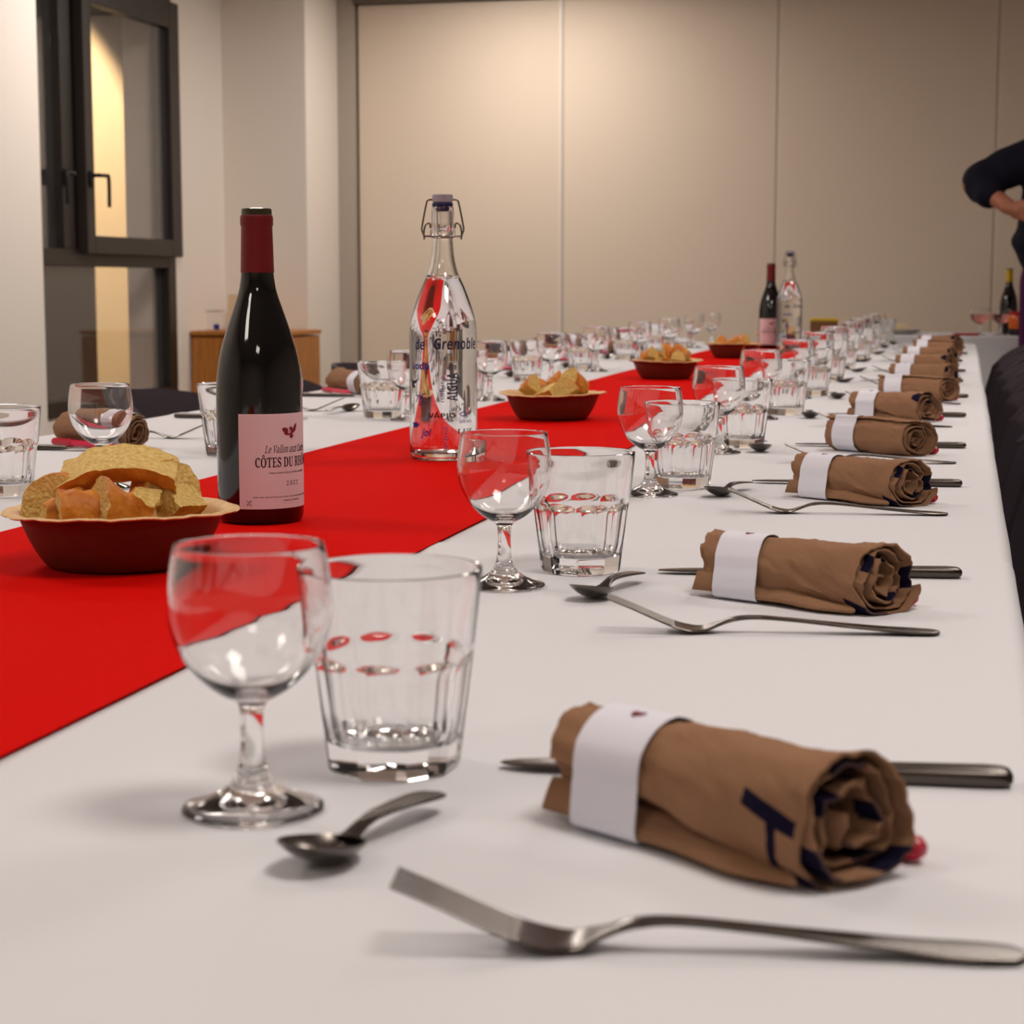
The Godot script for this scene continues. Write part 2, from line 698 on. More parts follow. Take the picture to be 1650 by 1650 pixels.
func make_wine_bottle(called: String, full_label: bool, cap_mat: Material) -> Node3D:
	var o := prototype(called)
	var sh := [Vector2(0.0151, 0.232), Vector2(0.0157, 0.226), Vector2(0.0178, 0.2145), Vector2(0.0233, 0.198), Vector2(0.0291, 0.181), Vector2(0.0343, 0.164), Vector2(0.0378, 0.1475), Vector2(0.0396, 0.131), Vector2(0.0402, 0.114), Vector2(0.0402, 0.090)]
	var prof := [Vector2(0.0, 0.010), Vector2(0.012, 0.008), Vector2(0.024, 0.003), Vector2(0.033, 0.0), Vector2(0.0368, 0.0006), Vector2(0.0392, 0.0032), Vector2(0.0402, 0.008), Vector2(0.0402, 0.05)]
	var sm := smooth_profile(sh, 34)
	sm.reverse()
	prof += sm
	prof += [Vector2(0.0148, 0.245), Vector2(0.0144, 0.270)]
	var mb := MB.new()
	mb.lathe(prof + [Vector2(0.0, 0.270)], 72)
	part("body", mb.mesh(35.0), M.bottle, o)
	mb = MB.new()
	mb.lathe([Vector2(0.0097, 0.266), Vector2(0.0142, 0.266), Vector2(0.0142, 0.2895), Vector2(0.0136, 0.2910), Vector2(0.0118, 0.2913), Vector2(0.0104, 0.2905), Vector2(0.0097, 0.2885), Vector2(0.0097, 0.266)], 48)
	part("lip", mb.mesh(35.0), M.bottle_lip, o)
	mb = MB.new()
	mb.lathe([Vector2(0.0152, 0.2322), Vector2(0.0156, 0.2324), Vector2(0.0150, 0.255), Vector2(0.0145, 0.2745), Vector2(0.0153, 0.2765), Vector2(0.0153, 0.2825), Vector2(0.0147, 0.2850), Vector2(0.0143, 0.2852), Vector2(0.0143, 0.276), Vector2(0.0149, 0.250), Vector2(0.0152, 0.2322)], 48)
	part("capsule", mb.mesh(50.0), cap_mat, o)
	var lab := part("front_label", patch(0.04025, 0.0150, 0.1030, -1.24, 1.24), M.paper, o)
	tag(lab, "pale pink paper label")
	if full_label:
		var r := 0.0405
		part("title", bend(letters("CÔTES DU RHÔNE", "Droid Serif", true), r, 0.0595, 0.0, Vector2(0.0690, 0.0118)), M.ink, lab)
		part("script_line", bend(letters("Le Vallon aux Cades", "Droid Serif"), r, 0.0705, 0.0, Vector2(0.0500, 0.0072), false, 0.25), M.ink, lab)
		part("small_line", bend(letters("APPELLATION CÔTES DU RHÔNE CONTRÔLÉE", "Droid Sans"), r, 0.0485, 0.0, Vector2(0.0440, 0.0017)), M.ink, lab)
		part("vintage", bend(letters("2 0 2 2", "Droid Serif"), r, 0.0385, 0.08, Vector2(0.0150, 0.0042)), M.ink, lab)
		part("bottom_line", bend(letters("MIS EN BOUTEILLE PAR LES VIGNERONS ASSOCIÉS", "Droid Sans"), r, 0.0262, 0.0, Vector2(0.0740, 0.0014)), M.ink, lab)
		part("last_line", bend(letters("PRODUIT DE FRANCE", "Droid Sans"), r, 0.0225, 0.06, Vector2(0.0200, 0.0013)), M.ink, lab)
		# red bird with spread wings
		var wing1 := [Vector2(-1, 0.45), Vector2(-0.72, 0.52), Vector2(-0.4, 0.46), Vector2(-0.15, 0.12), Vector2(-0.05, -0.25), Vector2(-0.22, -0.42), Vector2(-0.38, -0.34), Vector2(-0.50, -0.44), Vector2(-0.62, -0.26), Vector2(-0.78, -0.26), Vector2(-0.74, -0.02), Vector2(-0.92, 0.08)]
		var wing2 := [Vector2(0.2, 0.25), Vector2(0.45, 0.42), Vector2(0.7, 0.80), Vector2(1.0, 1.0), Vector2(0.95, 0.72), Vector2(1.02, 0.48), Vector2(0.86, 0.36), Vector2(0.88, 0.10), Vector2(0.68, 0.06), Vector2(0.60, -0.16), Vector2(0.40, -0.14), Vector2(0.2, -0.28)]
		var bodyp := circle(Vector2(0.1, 0.05), 0.30, 0.55)
		var tail := [Vector2(-0.05, -0.4), Vector2(-0.08, -0.72), Vector2(0.1, -0.66), Vector2(0.2, -0.86), Vector2(0.36, -0.64), Vector2(0.5, -0.5), Vector2(0.34, -0.3)]
		part("bird_emblem", bend(flat_shapes([wing1, wing2, bodyp, tail]), r, 0.0865, 0.02, Vector2(0.0185, 0.0150)), M.logo, lab)
		part("bird_eye", bend(flat_shapes([circle(Vector2.ZERO, 1, 1)]), r + 0.0002, 0.0862, -0.01, Vector2(0.0034, 0.0034)), M.paper, lab)
		part("bird_pupil", bend(flat_shapes([circle(Vector2.ZERO, 1, 1)]), r + 0.0004, 0.0862, -0.01, Vector2(0.0015, 0.0015)), M.logo, lab)
		var br := [[Vector2(-1, 1), Vector2(-0.7, 1), Vector2(0.9, -1), Vector2(0.6, -1)], [Vector2(0.2, 1), Vector2(0.9, 0.8), Vector2(0.3, 0.3)], [Vector2(-0.9, -0.2), Vector2(-0.2, -0.4), Vector2(-0.7, -0.9)]]
		part("corner_mark", bend(flat_shapes(br), r, 0.0205, -1.0, Vector2(0.0050, 0.0050)), M.ink, lab)
	else:
		part("title", bend(letters("CÔTES DU RHÔNE", "Droid Serif", true), 0.0405, 0.0595, 0.0, Vector2(0.0690, 0.0118)), M.ink, lab)
		part("bird_emblem", bend(flat_shapes([[Vector2(-1, 0.5), Vector2(0, 0.2), Vector2(1, 1), Vector2(0.6, -0.2), Vector2(0.2, -0.8), Vector2(-0.2, -0.5)]]), 0.0405, 0.0865, 0.0, Vector2(0.0185, 0.0150)), M.logo, lab)
	return o


func make_carafe() -> Node3D:
	var o := prototype("water_bottle")
	var sh := [Vector2(0.0431, 0.120), Vector2(0.0431, 0.150), Vector2(0.0427, 0.164), Vector2(0.0402, 0.1795), Vector2(0.0345, 0.1985), Vector2(0.0274, 0.2175), Vector2(0.0202, 0.2335), Vector2(0.0158, 0.250), Vector2(0.0138, 0.266), Vector2(0.0130, 0.279)]
	var sm := smooth_profile(sh, 40)
	var outer := [Vector2(0, 0.006), Vector2(0.015, 0.0045), Vector2(0.030, 0.0012), Vector2(0.0365, 0.0), Vector2(0.0402, 0.0012), Vector2(0.0425, 0.0048), Vector2(0.0431, 0.010), Vector2(0.0431, 0.06)] + sm
	outer += [Vector2(0.0135, 0.2805), Vector2(0.0155, 0.2822), Vector2(0.0162, 0.2850), Vector2(0.0158, 0.2890), Vector2(0.0146, 0.2915), Vector2(0.0144, 0.300), Vector2(0.0142, 0.312), Vector2(0.0138, 0.3168), Vector2(0.0128, 0.3182)]
	var inner := [Vector2(0.0108, 0.3182), Vector2(0.0100, 0.3165), Vector2(0.0098, 0.300), Vector2(0.0099, 0.279)]
	var sm2 := sm.duplicate()
	sm2.reverse()
	for p in sm2:
		if p.y < 0.276:
			inner.append(Vector2(p.x - 0.0030, p.y - 0.0006))
	inner += [Vector2(0.0401, 0.06), Vector2(0.0400, 0.014), Vector2(0.0385, 0.0105), Vector2(0.034, 0.009), Vector2(0.015, 0.0115), Vector2(0.0, 0.0125)]
	var mb := MB.new()
	mb.lathe(outer + inner, 80)
	part("body", mb.mesh(50.0), M.glass, o)
	# water, reaching a little into the glass so that the two faces meet
	var wl := 0.2325
	var wp := []
	for p in inner:
		if p.y < wl:
			wp.append(Vector2(maxf(p.x + (0.0004 if p.x > 0.001 else 0.0), 0.0), p.y - (0.0004 if p.x < 0.036 and p.y < 0.02 else 0.0)))
	var first: Vector2 = wp[0]
	wp.push_front(Vector2(first.x + 0.0004, wl))
	wp.push_front(Vector2(0, wl))
	mb = MB.new()
	mb.lathe(wp, 80)
	part("water", mb.mesh(50.0), M.water, o)
	mb = MB.new()
	mb.lathe([Vector2(0, 0.3232), Vector2(0.0115, 0.3232), Vector2(0.0126, 0.3245), Vector2(0.0132, 0.3320), Vector2(0.0126, 0.3334), Vector2(0.0, 0.3336)], 40)
	part("stopper", mb.mesh(30.0), M.cap, o)
	mb = MB.new()
	mb.lathe([Vector2(0, 0.3120), Vector2(0.0080, 0.3120), Vector2(0.0096, 0.3184), Vector2(0.0128, 0.3186), Vector2(0.0134, 0.3205), Vector2(0.0128, 0.3232), Vector2(0.0, 0.3232)], 40)
	part("gasket", mb.mesh(30.0), M.gasket, o)
	var wires := MB.new()
	for s in [-1.0, 1.0]:
		wires.tube(smooth_path([Vector3(0.010 * s, 0.3268, 0), Vector3(0.0175 * s, 0.3268, 0), Vector3(0.0205 * s, 0.322, 0), Vector3(0.0262 * s, 0.293, 0), Vector3(0.0262 * s, 0.289, 0), Vector3(0.0230 * s, 0.2805, 0.001)], 24), 0.00115, 8)
		wires.tube(smooth_path([Vector3(0.0232 * s, 0.2775, 0.002), Vector3(0.0238 * s, 0.286, 0.002), Vector3(0.0215 * s, 0.2955, 0.002), Vector3(0.0165 * s, 0.2975, 0.002), Vector3(0.0155 * s, 0.2915, 0.002)], 20), 0.00115, 8)
		wires.tube([Vector3(0.0150 * s, 0.2815, 0.002), Vector3(0.0240 * s, 0.2815, 0.001)], 0.0011, 8)
	part("wire_bail", wires.mesh(50.0), M.wire, o)
	var ringp := []
	for i in 40:
		ringp.append(Vector3(0.0147 * sin(TAU * i / 40), 0.2808, 0.0147 * cos(TAU * i / 40)))
	var ring := MB.new()
	ring.tube(ringp, 0.0011, 8, 0, true)
	part("neck_wire", ring.mesh(50.0), M.wire, o)
	var r := 0.0432
	var d := PI / 180.0
	part("lettering", bend(letters("de", "Droid Sans", true), r, 0.1465, -43 * d, Vector2(0.0155, 0.0135), false, 0.1), M.navy, o)
	part("lettering", bend(letters("Grenoble", "Droid Sans", true), r, 0.1475, 27 * d, Vector2(0.0640, 0.0148), false, 0.1), M.navy, o)
	part("lettering", bend(letters("voda", "Droid Sans", true), r, 0.1195, -44 * d, Vector2(0.0300, 0.0095)), M.blue, o)
	part("lettering", bend(letters("natura", "Droid Sans"), r, 0.0905, -2 * d, Vector2(0.0320, 0.0056), true), M.violet, o)
	part("lettering", bend(letters("AIGUA", "Droid Sans", true), r, 0.0935, 15 * d, Vector2(0.0350, 0.0135), true), M.navy, o)
	part("lettering", bend(letters("VÁPJO", "Droid Sans", true), r, 0.0575, -3 * d, Vector2(0.0350, 0.0100)), M.dark_ink, o)
	part("lettering", bend(letters("akvo", "Droid Sans"), r, 0.0505, 41 * d, Vector2(0.0200, 0.0058)), M.violet, o)
	part("lettering", bend(letters("jol", "Droid Sans", true), r, 0.0345, -31 * d, Vector2(0.0125, 0.0130), false, 0.3), M.blue, o)
	part("lettering", bend(letters("LUT", "Droid Serif", true), r, 0.0375, 40 * d, Vector2(0.0240, 0.0060)), M.dark_ink, o)
	part("lettering", bend(letters("aqua", "Droid Sans"), r, 0.0290, 4 * d, Vector2(0.0280, 0.0060), true), M.violet, o)
	# the character for water, stroke by stroke
	var strokes := [[Vector2(-0.08, 1), Vector2(0.10, 0.95), Vector2(0.10, -1), Vector2(-0.02, -1), Vector2(-0.32, -0.72), Vector2(-0.08, -0.78)], [Vector2(-0.9, 0.42), Vector2(-0.2, 0.48), Vector2(-0.26, 0.28), Vector2(-0.9, -0.62), Vector2(-1.0, -0.52), Vector2(-0.46, 0.30), Vector2(-0.9, 0.27)], [Vector2(0.72, 0.72), Vector2(0.86, 0.58), Vector2(0.2, 0.12), Vector2(0.14, 0.24)], [Vector2(0.12, 0.34), Vector2(0.28, 0.30), Vector2(1.0, -0.62), Vector2(0.76, -0.66), Vector2(0.14, 0.14)]]
	part("lettering", bend(flat_shapes(strokes), r, 0.0785, -43 * d, Vector2(0.0165, 0.0190)), M.blue, o)
	var ring2 := []
	for q in [[1.0, 0.55], [0.72, 0.34]]:
		ring2.append(circle(Vector2.ZERO, q[0], q[1], 22))
	var oval := []
	for i in 23:
		oval.append(ring2[0][i % 22])
	for i in 23:
		oval.append(ring2[1][(44 - i) % 22])
	part("printed_mark", bend(flat_shapes([oval]), r, 0.0590, 36 * d, Vector2(0.0115, 0.0060)), M.violet, o)
	part("printed_mark", bend(flat_shapes([[Vector2(-1, 0.5), Vector2(0.2, 0.55), Vector2(1, 1), Vector2(0.6, 0.1), Vector2(-0.1, -0.2), Vector2(0.3, -0.9), Vector2(-0.6, -1), Vector2(-0.8, -0.2)]]), r, 0.0975, -57 * d, Vector2(0.0150, 0.0120)), M.dark_ink, o)
	part("printed_mark", bend(flat_shapes([[Vector2(-1, 0.7), Vector2(0.5, 0.9), Vector2(1, 0.2), Vector2(0.6, -0.6), Vector2(-0.9, -0.9), Vector2(-0.7, 0)]]), r, 0.0445, -55 * d, Vector2(0.0140, 0.0075)), M.blue, o)
	return o


# a ribbon of elliptic sections along x: stations are [x, y, half width, half thickness, dish]
func ribbon(mb: MB, st: Array, z0 := 0.0, grp := 0, n := 14, power := 0.7) -> void:
	var rings := []
	for q in st:
		var ring := PackedVector3Array()
		for j in n:
			var a := TAU * j / n
			var cz := signf(cos(a)) * pow(absf(cos(a)), power)
			var cy := signf(sin(a)) * pow(absf(sin(a)), power)
			var zz: float = z0 + cz * q[2]
			var dish: float = q[4] * cz * cz if q.size() > 4 else 0.0
			ring.append(Vector3(q[0], q[1] + cy * q[3] + dish, zz))
		rings.append(ring)
	mb.loft(rings, grp)


func make_fork() -> Node3D:
	# x = 0 at the handle's end, the tines towards -x
	var o := prototype("fork")
	var yt := [Vector2(-0.214, 0.0222), Vector2(-0.198, 0.0158), Vector2(-0.182, 0.0088), Vector2(-0.170, 0.0040), Vector2(-0.160, 0.0016), Vector2(-0.152, 0.0019), Vector2(-0.143, 0.0050), Vector2(-0.132, 0.0088), Vector2(-0.118, 0.0100), Vector2(-0.095, 0.0085), Vector2(-0.06, 0.0052), Vector2(-0.03, 0.0028), Vector2(0.0, 0.0013)]
	var yc := Curve.new()
	var wt := [Vector2(-0.175, 0.0120), Vector2(-0.162, 0.0124), Vector2(-0.150, 0.0095), Vector2(-0.138, 0.0045), Vector2(-0.12, 0.0033), Vector2(-0.09, 0.0042), Vector2(-0.05, 0.0068), Vector2(-0.015, 0.0092), Vector2(-0.006, 0.0085), Vector2(-0.002, 0.0062), Vector2(0.0, 0.0020)]
	var path := []
	for p in yt:
		path.append(Vector3(p.x, p.y, 0))
	var sp := smooth_path(path, 90)
	var head := MB.new()
	var handle := MB.new()
	var hs := []
	var ds := []
	for p in sp:
		var th := 0.0011 + 0.0004 * clampf((-0.10 - p.x) / 0.03, 0.0, 1.0) * clampf((p.x + 0.15) / 0.02, 0.0, 1.0)
		if p.x >= -0.1375:
			ds.append([p.x, p.y, lerp_table(wt, p.x), th])
		if p.x <= -0.1295 and p.x >= -0.1745:
			hs.append([p.x, p.y, lerp_table(wt, p.x), th, 0.0008 * clampf((-0.14 - p.x) / 0.02, 0, 1)])
	ribbon(handle, ds, 0.0, 0, 16, 0.55)
	ribbon(head, hs, 0.0, 0, 18, 0.55)
	part("handle", handle.mesh(45), M.steel_handle, o)
	part("head", head.mesh(45), M.steel, o)
	for k in 4:
		var tine := MB.new()
		var ts := []
		for p in sp:
			if p.x <= -0.1695:
				var f := clampf((-0.1715 - p.x) / 0.04, 0.0, 1.0)
				ts.append([p.x, p.y + 0.0006, lerpf(0.0021, 0.0013, f), lerpf(0.0011, 0.0008, f)])
		ribbon(tine, ts, (k - 1.5) * 0.0062, 0, 10, 0.7)
		part("tine", tine.mesh(45), M.steel, o)
	return o


func make_knife() -> Node3D:
	var o := prototype("table_knife")
	var handle := MB.new()
	var st := []
	for q in [[0.0, 0.0040, 0.0050, 0.0018], [-0.0012, 0.0040, 0.0072, 0.0030], [-0.004, 0.0040, 0.0086, 0.0037], [-0.012, 0.0040, 0.0092, 0.0040], [-0.05, 0.0039, 0.0084, 0.0038], [-0.09, 0.0037, 0.0068, 0.0033], [-0.106, 0.0035, 0.0060, 0.0028], [-0.112, 0.0034, 0.0062, 0.0020]]:
		st.append(q)
	ribbon(handle, st, 0.0, 0, 20, 0.45)
	part("handle", handle.mesh(40), M.steel_handle, o)
	var blade := MB.new()
	var bs := []
	for q in [[-0.110, 0.0034, 0.0060, 0.0014, 0.0], [-0.118, 0.0034, 0.0092, 0.0011, 0.0], [-0.15, 0.0033, 0.0098, 0.0010, 0.0], [-0.19, 0.0030, 0.0100, 0.0009, 0.0], [-0.215, 0.0028, 0.0088, 0.0008, 0.0], [-0.226, 0.0026, 0.0064, 0.0007, 0.0], [-0.232, 0.0025, 0.0032, 0.0006, 0.0], [-0.2335, 0.0025, 0.0008, 0.0004, 0.0]]:
		bs.append(q)
	ribbon(blade, bs, 0.0, 0, 16, 0.8)
	part("blade", blade.mesh(40), M.steel, o)
	return o


func make_spoon() -> Node3D:
	# bowl centred on the origin, handle towards -z
	var o := prototype("teaspoon")
	var bowl := MB.new()
	var s := bowl.mark()
	var rows := []
	var n := 40
	var rim_y := 0.0088
	var depth := 0.0078
	for side in 2:
		for i in 9:
			var k := i / 8.0 if side == 0 else 1.0 - i / 8.0
			var row := PackedVector3Array()
			for j in n:
				var a := TAU * j / n
				var sx := 0.0158
				var sz := 0.0210
				var narrow := 1.0 - 0.16 * clampf(-cos(a), 0, 1) * 0.0 - 0.10 * cos(a)
				var p := Vector3(sin(a) * sx * k * narrow, 0, -cos(a) * sz * k)
				var dip := depth * (1.0 - pow(k, 2.2))
				p.y = rim_y - dip - (0.0011 if side == 0 else 0.0)
				if side == 0 and k > 0.99:
					p.y = rim_y - 0.0008
				p.y += 0.17 * p.z + 0.0007
				row.append(p)
			rows.append(row)
	bowl.grid(rows, true, false)
	bowl.close(s)
	part("bowl", bowl.mesh(50), M.steel, o)
	var pts := [[0.0175, 0.0060, 0.0056, 0.0008], [0.022, 0.0070, 0.0042, 0.0012], [0.028, 0.0088, 0.0034, 0.0016], [0.035, 0.0101, 0.0036, 0.0015], [0.044, 0.0102, 0.0048, 0.0012], [0.060, 0.0095, 0.0064, 0.0010], [0.074, 0.0085, 0.0076, 0.0010], [0.082, 0.0077, 0.0078, 0.0010], [0.087, 0.0072, 0.0064, 0.0009], [0.0895, 0.0070, 0.0030, 0.0007]]
	var h := MB.new()
	ribbon(h, pts, 0.0, 0, 16, 0.6)
	var hm := part("handle", h.mesh(45), M.steel_handle, o)
	hm.rotation.y = PI / 2
	return o


# ------------------------------------------------------------------ rolled cotton bag with a paper band
func make_roll(kind: int, sd: int, bag: int) -> Node3D:
	# axis along x, front towards +z, resting on y = 0
	var o := prototype("napkin_roll")
	var nz := FastNoiseLite.new()
	nz.seed = sd
	nz.frequency = 1.0
	var L := 0.145
	var R := 0.0262
	var turns := 3.0 + 0.3 * kind
	var nt := 26
	var nk := 132
	var thick := 0.0015
	var a0 := 0.4 + kind
	var outer := []
	var inner := []
	for i in nt + 1:
		var tt := float(i) / nt
		var end_phi := lerpf(1.42, 2.62, pow(tt, 1.5)) if kind != 2 else 2.9
		var th_max := TAU * turns + end_phi
		var ro := PackedVector3Array()
		var ri := PackedVector3Array()
		for j in nk + 1:
			var k := float(j) / nk
			var th := th_max * pow(k, 0.62)
			var prog := th / (TAU * turns + 2.9)
			var r := lerpf(0.0025, R, pow(prog, 0.55))
			# inner layers are crumpled, the outer one only softly waved
			var crumple := (1.0 - smoothstep(0.70, 0.95, prog)) * (0.55 if kind == 2 else 1.0)
			var w := nz.get_noise_3d(cos(th) * 1.6 + prog * 3.0, sin(th) * 1.6, tt * 1.4 + prog * 2.0)
			var w2 := nz.get_noise_3d(cos(th) * 0.9, sin(th) * 0.9, tt * 2.6 + 9.0)
			r += w * 0.0046 * crumple * minf(1.0, prog * 3.0) + w2 * 0.0034
			r += 0.0016 * nz.get_noise_3d(cos(th) * 3.0 + tt * 4.0, sin(th) * 3.0, tt * 5.0)
			# creases running slantwise over the outside
			var cr := sin(th * 2.0 + tt * 7.0 + kind * 2.0)
			r += 0.0010 * cr * absf(cr) * smoothstep(0.4, 0.9, prog)
			r *= 1.0 + 0.13 * (tt - 0.5) * (1.0 if kind != 2 else 0.3) - 0.07 * exp(-pow((tt - 0.24) / 0.15, 2.0))
			# the loose outer end stands off a little
			r += 0.0016 * smoothstep(th_max - 0.6, th_max, th) * (1.0 if kind != 2 else 0.3)
			var x := (tt - 0.5) * L
			# the layers do not end flush
			var e := nz.get_noise_2d(prog * 9.0, 3.0)
			if tt > 0.5:
				x += pow((tt - 0.5) * 2.0, 1.5) * (e * 0.008 - 0.005 * (1.0 - prog) - 0.0085 * sin(th + 0.25) * smoothstep(0.25, 0.8, prog) - 0.0015)
			else:
				x -= (0.5 - tt) * 2.0 * (e * 0.006 + 0.006 * sin(th * 1.0 + 2.4))
			for side in 2:
				var q := r - (thick if side else 0.0)
				var y := q * cos(th) * 0.97
				var z := q * sin(th) * 1.03
				# flattened where it lies on the table
				var lim := -R * 0.90 + (thick if side else 0.0) * 0.8 + (1.0 - prog) * 0.012
				if y < lim:
					y = lim - (lim - y) * 0.12
				var p := Vector3(x, y + R * 0.955, z)
				(ri if side else ro).append(p)
		outer.append(ro)
		inner.append(ri)
	var mb := MB.new()
	var s := mb.mark()
	# one closed sheet: each row goes out along the outer face and back along the inner
	var rows := []
	for i in nt + 1:
		var row := PackedVector3Array(outer[i])
		var back := PackedVector3Array(inner[i])
		back.reverse()
		row.append_array(back)
		rows.append(row)
	var base := mb.v.size()
	mb.grid(rows, true, false)
	var nn: int = rows[0].size()
	for i in nt + 1:
		for j in nn:
			var u := float(j) / nk if j <= nk else float(nn - 1 - j) / nk
			mb.uv[base + i * nn + j] = Vector2(pow(u, 0.62), float(i) / nt)
	for i in [0, nt]:
		for j in nk:
			var a: int = base + i * nn + j
			var b: int = base + i * nn + j + 1
			var c: int = base + i * nn + nn - 2 - j
			var d: int = base + i * nn + nn - 1 - j
			if i == 0:
				mb.quad(d, c, b, a)
			else:
				mb.quad(a, b, c, d)
	mb.close(s)
	# rest on the table
	var low := 1e9
	for p in mb.v:
		low = minf(low, p.y)
	for i in mb.v.size():
		mb.v[i].y -= low
	part("cloth", mb.mesh(50), M["bag%d" % bag], o)
	var held := mb.v.duplicate()
	# the loose pleat folded out along the foot of the roll
	if kind != 2:
		var pl := MB.new()
		var loops := []
		var n := 20
		for i in 25:
			var tt := i / 24.0
			var x := lerpf(-0.5 * L - 0.003, 0.5 * L - 0.022, tt)
			var beta := deg_to_rad(lerpf(62.0, 10.0, smoothstep(0.1, 0.9, tt)) + 4.0 * sin(tt * 13.0))
			var half := lerpf(0.0074, 0.0105, tt) * (1.0 - 0.55 * smoothstep(0.86, 1.0, tt))
			var hh := lerpf(0.0042, 0.0032, tt) * (1.0 + 0.15 * sin(tt * 11.0))
			var cy := half * sin(beta) + hh * 0.9 + 0.0004
			var zc := lerpf(0.0215, 0.0215, tt) + 0.0012 * sin(tt * 9.0)
			var loop := PackedVector3Array()
			for j in n:
				var a := TAU * j / n
				var q := Vector2(cos(a) * half, sin(a) * hh).rotated(-beta)
				loop.append(Vector3(x + 0.003 * sin(a) + 0.010 * smoothstep(0.85, 1.0, tt) * cos(a), maxf(q.y + cy, 0.0004), zc + q.x))
			loops.append(loop)
		var s2 := pl.mark()
		pl.grid(loops, true)
		# hollow ends: an inner sleeve
		var ins := []
		for i in 25:
			var c := Vector3.ZERO
			for p in loops[24 - i]:
				c += p / n
			var lp := PackedVector3Array()
			for p in loops[24 - i]:
				var dlt: Vector3 = p - c
				var len := maxf(Vector2(dlt.y, dlt.z).length(), 0.0001)
				lp.append(p - dlt * minf(0.0013 / len, 0.6))
			ins.append(lp)
		var all := loops + ins
		pl = MB.new()
		s2 = pl.mark()
		pl.grid(all, true, true)
		pl.close(s2)
		held.append_array(pl.v)
		part("fold", pl.mesh(50), M.bag, o)
	# paper band, wrapped tightly round what it holds, its two ends lapping in front
	var lo := -0.5 * L + 0.014
	var w := 0.036
	var cy := R * 0.955 - low
	var nb := 72
	var reach := PackedFloat32Array()
	reach.resize(nb)
	for p in held:
		if p.x > lo - 0.008 and p.x < lo + w + 0.008:
			var k := posmod(int(round(atan2(p.z, p.y - cy) / TAU * nb)), nb)
			reach[k] = maxf(reach[k], Vector2(p.z, p.y - cy).length())
	for pass_ in 3:
		var nxt := reach.duplicate()
		for k in nb:
			var mean := (reach[(k + 1) % nb] + reach[(k + nb - 1) % nb] + reach[(k + 2) % nb] + reach[(k + nb - 2) % nb]) / 4.0
			nxt[k] = maxf(reach[k], mean)
		reach = nxt
	var bd := MB.new()
	var brow := []
	for j in nb + 7:
		var f := 19 + j
		var th := TAU * f / nb
		var lap := 0.0006 * smoothstep(nb - 1, nb + 1, j)
		var cell := PackedVector3Array()
		for q in [[0.0, 0.0], [1.0, 0.0], [1.0, 0.0003], [0.0, 0.0003]]:
			var r: float = reach[f % nb] + 0.0005 + lap + q[1]
			cell.append(Vector3(lo + q[0] * w + 0.004 * sin(th - 0.6), maxf(cy + r * cos(th), 0.0002 + q[1]), r * sin(th)))
		brow.append(cell)
	bd.loft(brow)
	var band := part("paper_band", bd.mesh(40), M.band, o)
	tag(band, "white paper band")
	var top_y := -1e9
	for p in bd.v:
		top_y = maxf(top_y, p.y)
	var em := part("printed_emblem", emblem_mesh(), M.logo, band)
	em.position = Vector3(lo + 0.018, top_y - 0.0006, 0.004)
	return o


func emblem_mesh() -> ArrayMesh:
	# a small red heart-like print with a grey line of text under it, lying on the band
	var mb := MB.new()
	var pts := [Vector2(-1, 0.3), Vector2(-0.8, 0.9), Vector2(-0.3, 0.9), Vector2(0, 0.5), Vector2(0.4, 0.95), Vector2(0.9, 0.8), Vector2(1, 0.2), Vector2(0.3, -0.6), Vector2(0, -1), Vector2(-0.5, -0.5)]
	var a := PackedVector3Array()
	var b := PackedVector3Array()
	for p in pts:
		a.append(Vector3(p.x * 0.0034, 0.0, -p.y * 0.0034))
		b.append(Vector3(p.x * 0.0034, 0.0008, -p.y * 0.0034))
	mb.loft([a, b])
	return mb.mesh(30)


func make_pen() -> Node3D:
	var o := prototype("pen")
	var mb := MB.new()
	mb.lathe([Vector2(0, 0), Vector2(0.0030, 0.0004), Vector2(0.0042, 0.004), Vector2(0.0044, 0.01), Vector2(0.0044, 0.092), Vector2(0.0, 0.092)], 20)
	var b := part("barrel", mb.mesh(40), M.pink, o)
	mb = MB.new()
	mb.lathe([Vector2(0, 0.090), Vector2(0.0050, 0.090), Vector2(0.0056, 0.092), Vector2(0.0056, 0.128), Vector2(0.0048, 0.1335), Vector2(0.0028, 0.136), Vector2(0.0, 0.1365)], 20)
	var c := part("cap", mb.mesh(40), M.pink_cap, o)
	for q in [b, c]:
		q.rotation.z = -PI / 2
		q.position = Vector3(-0.068, 0.0056, 0)
	return o


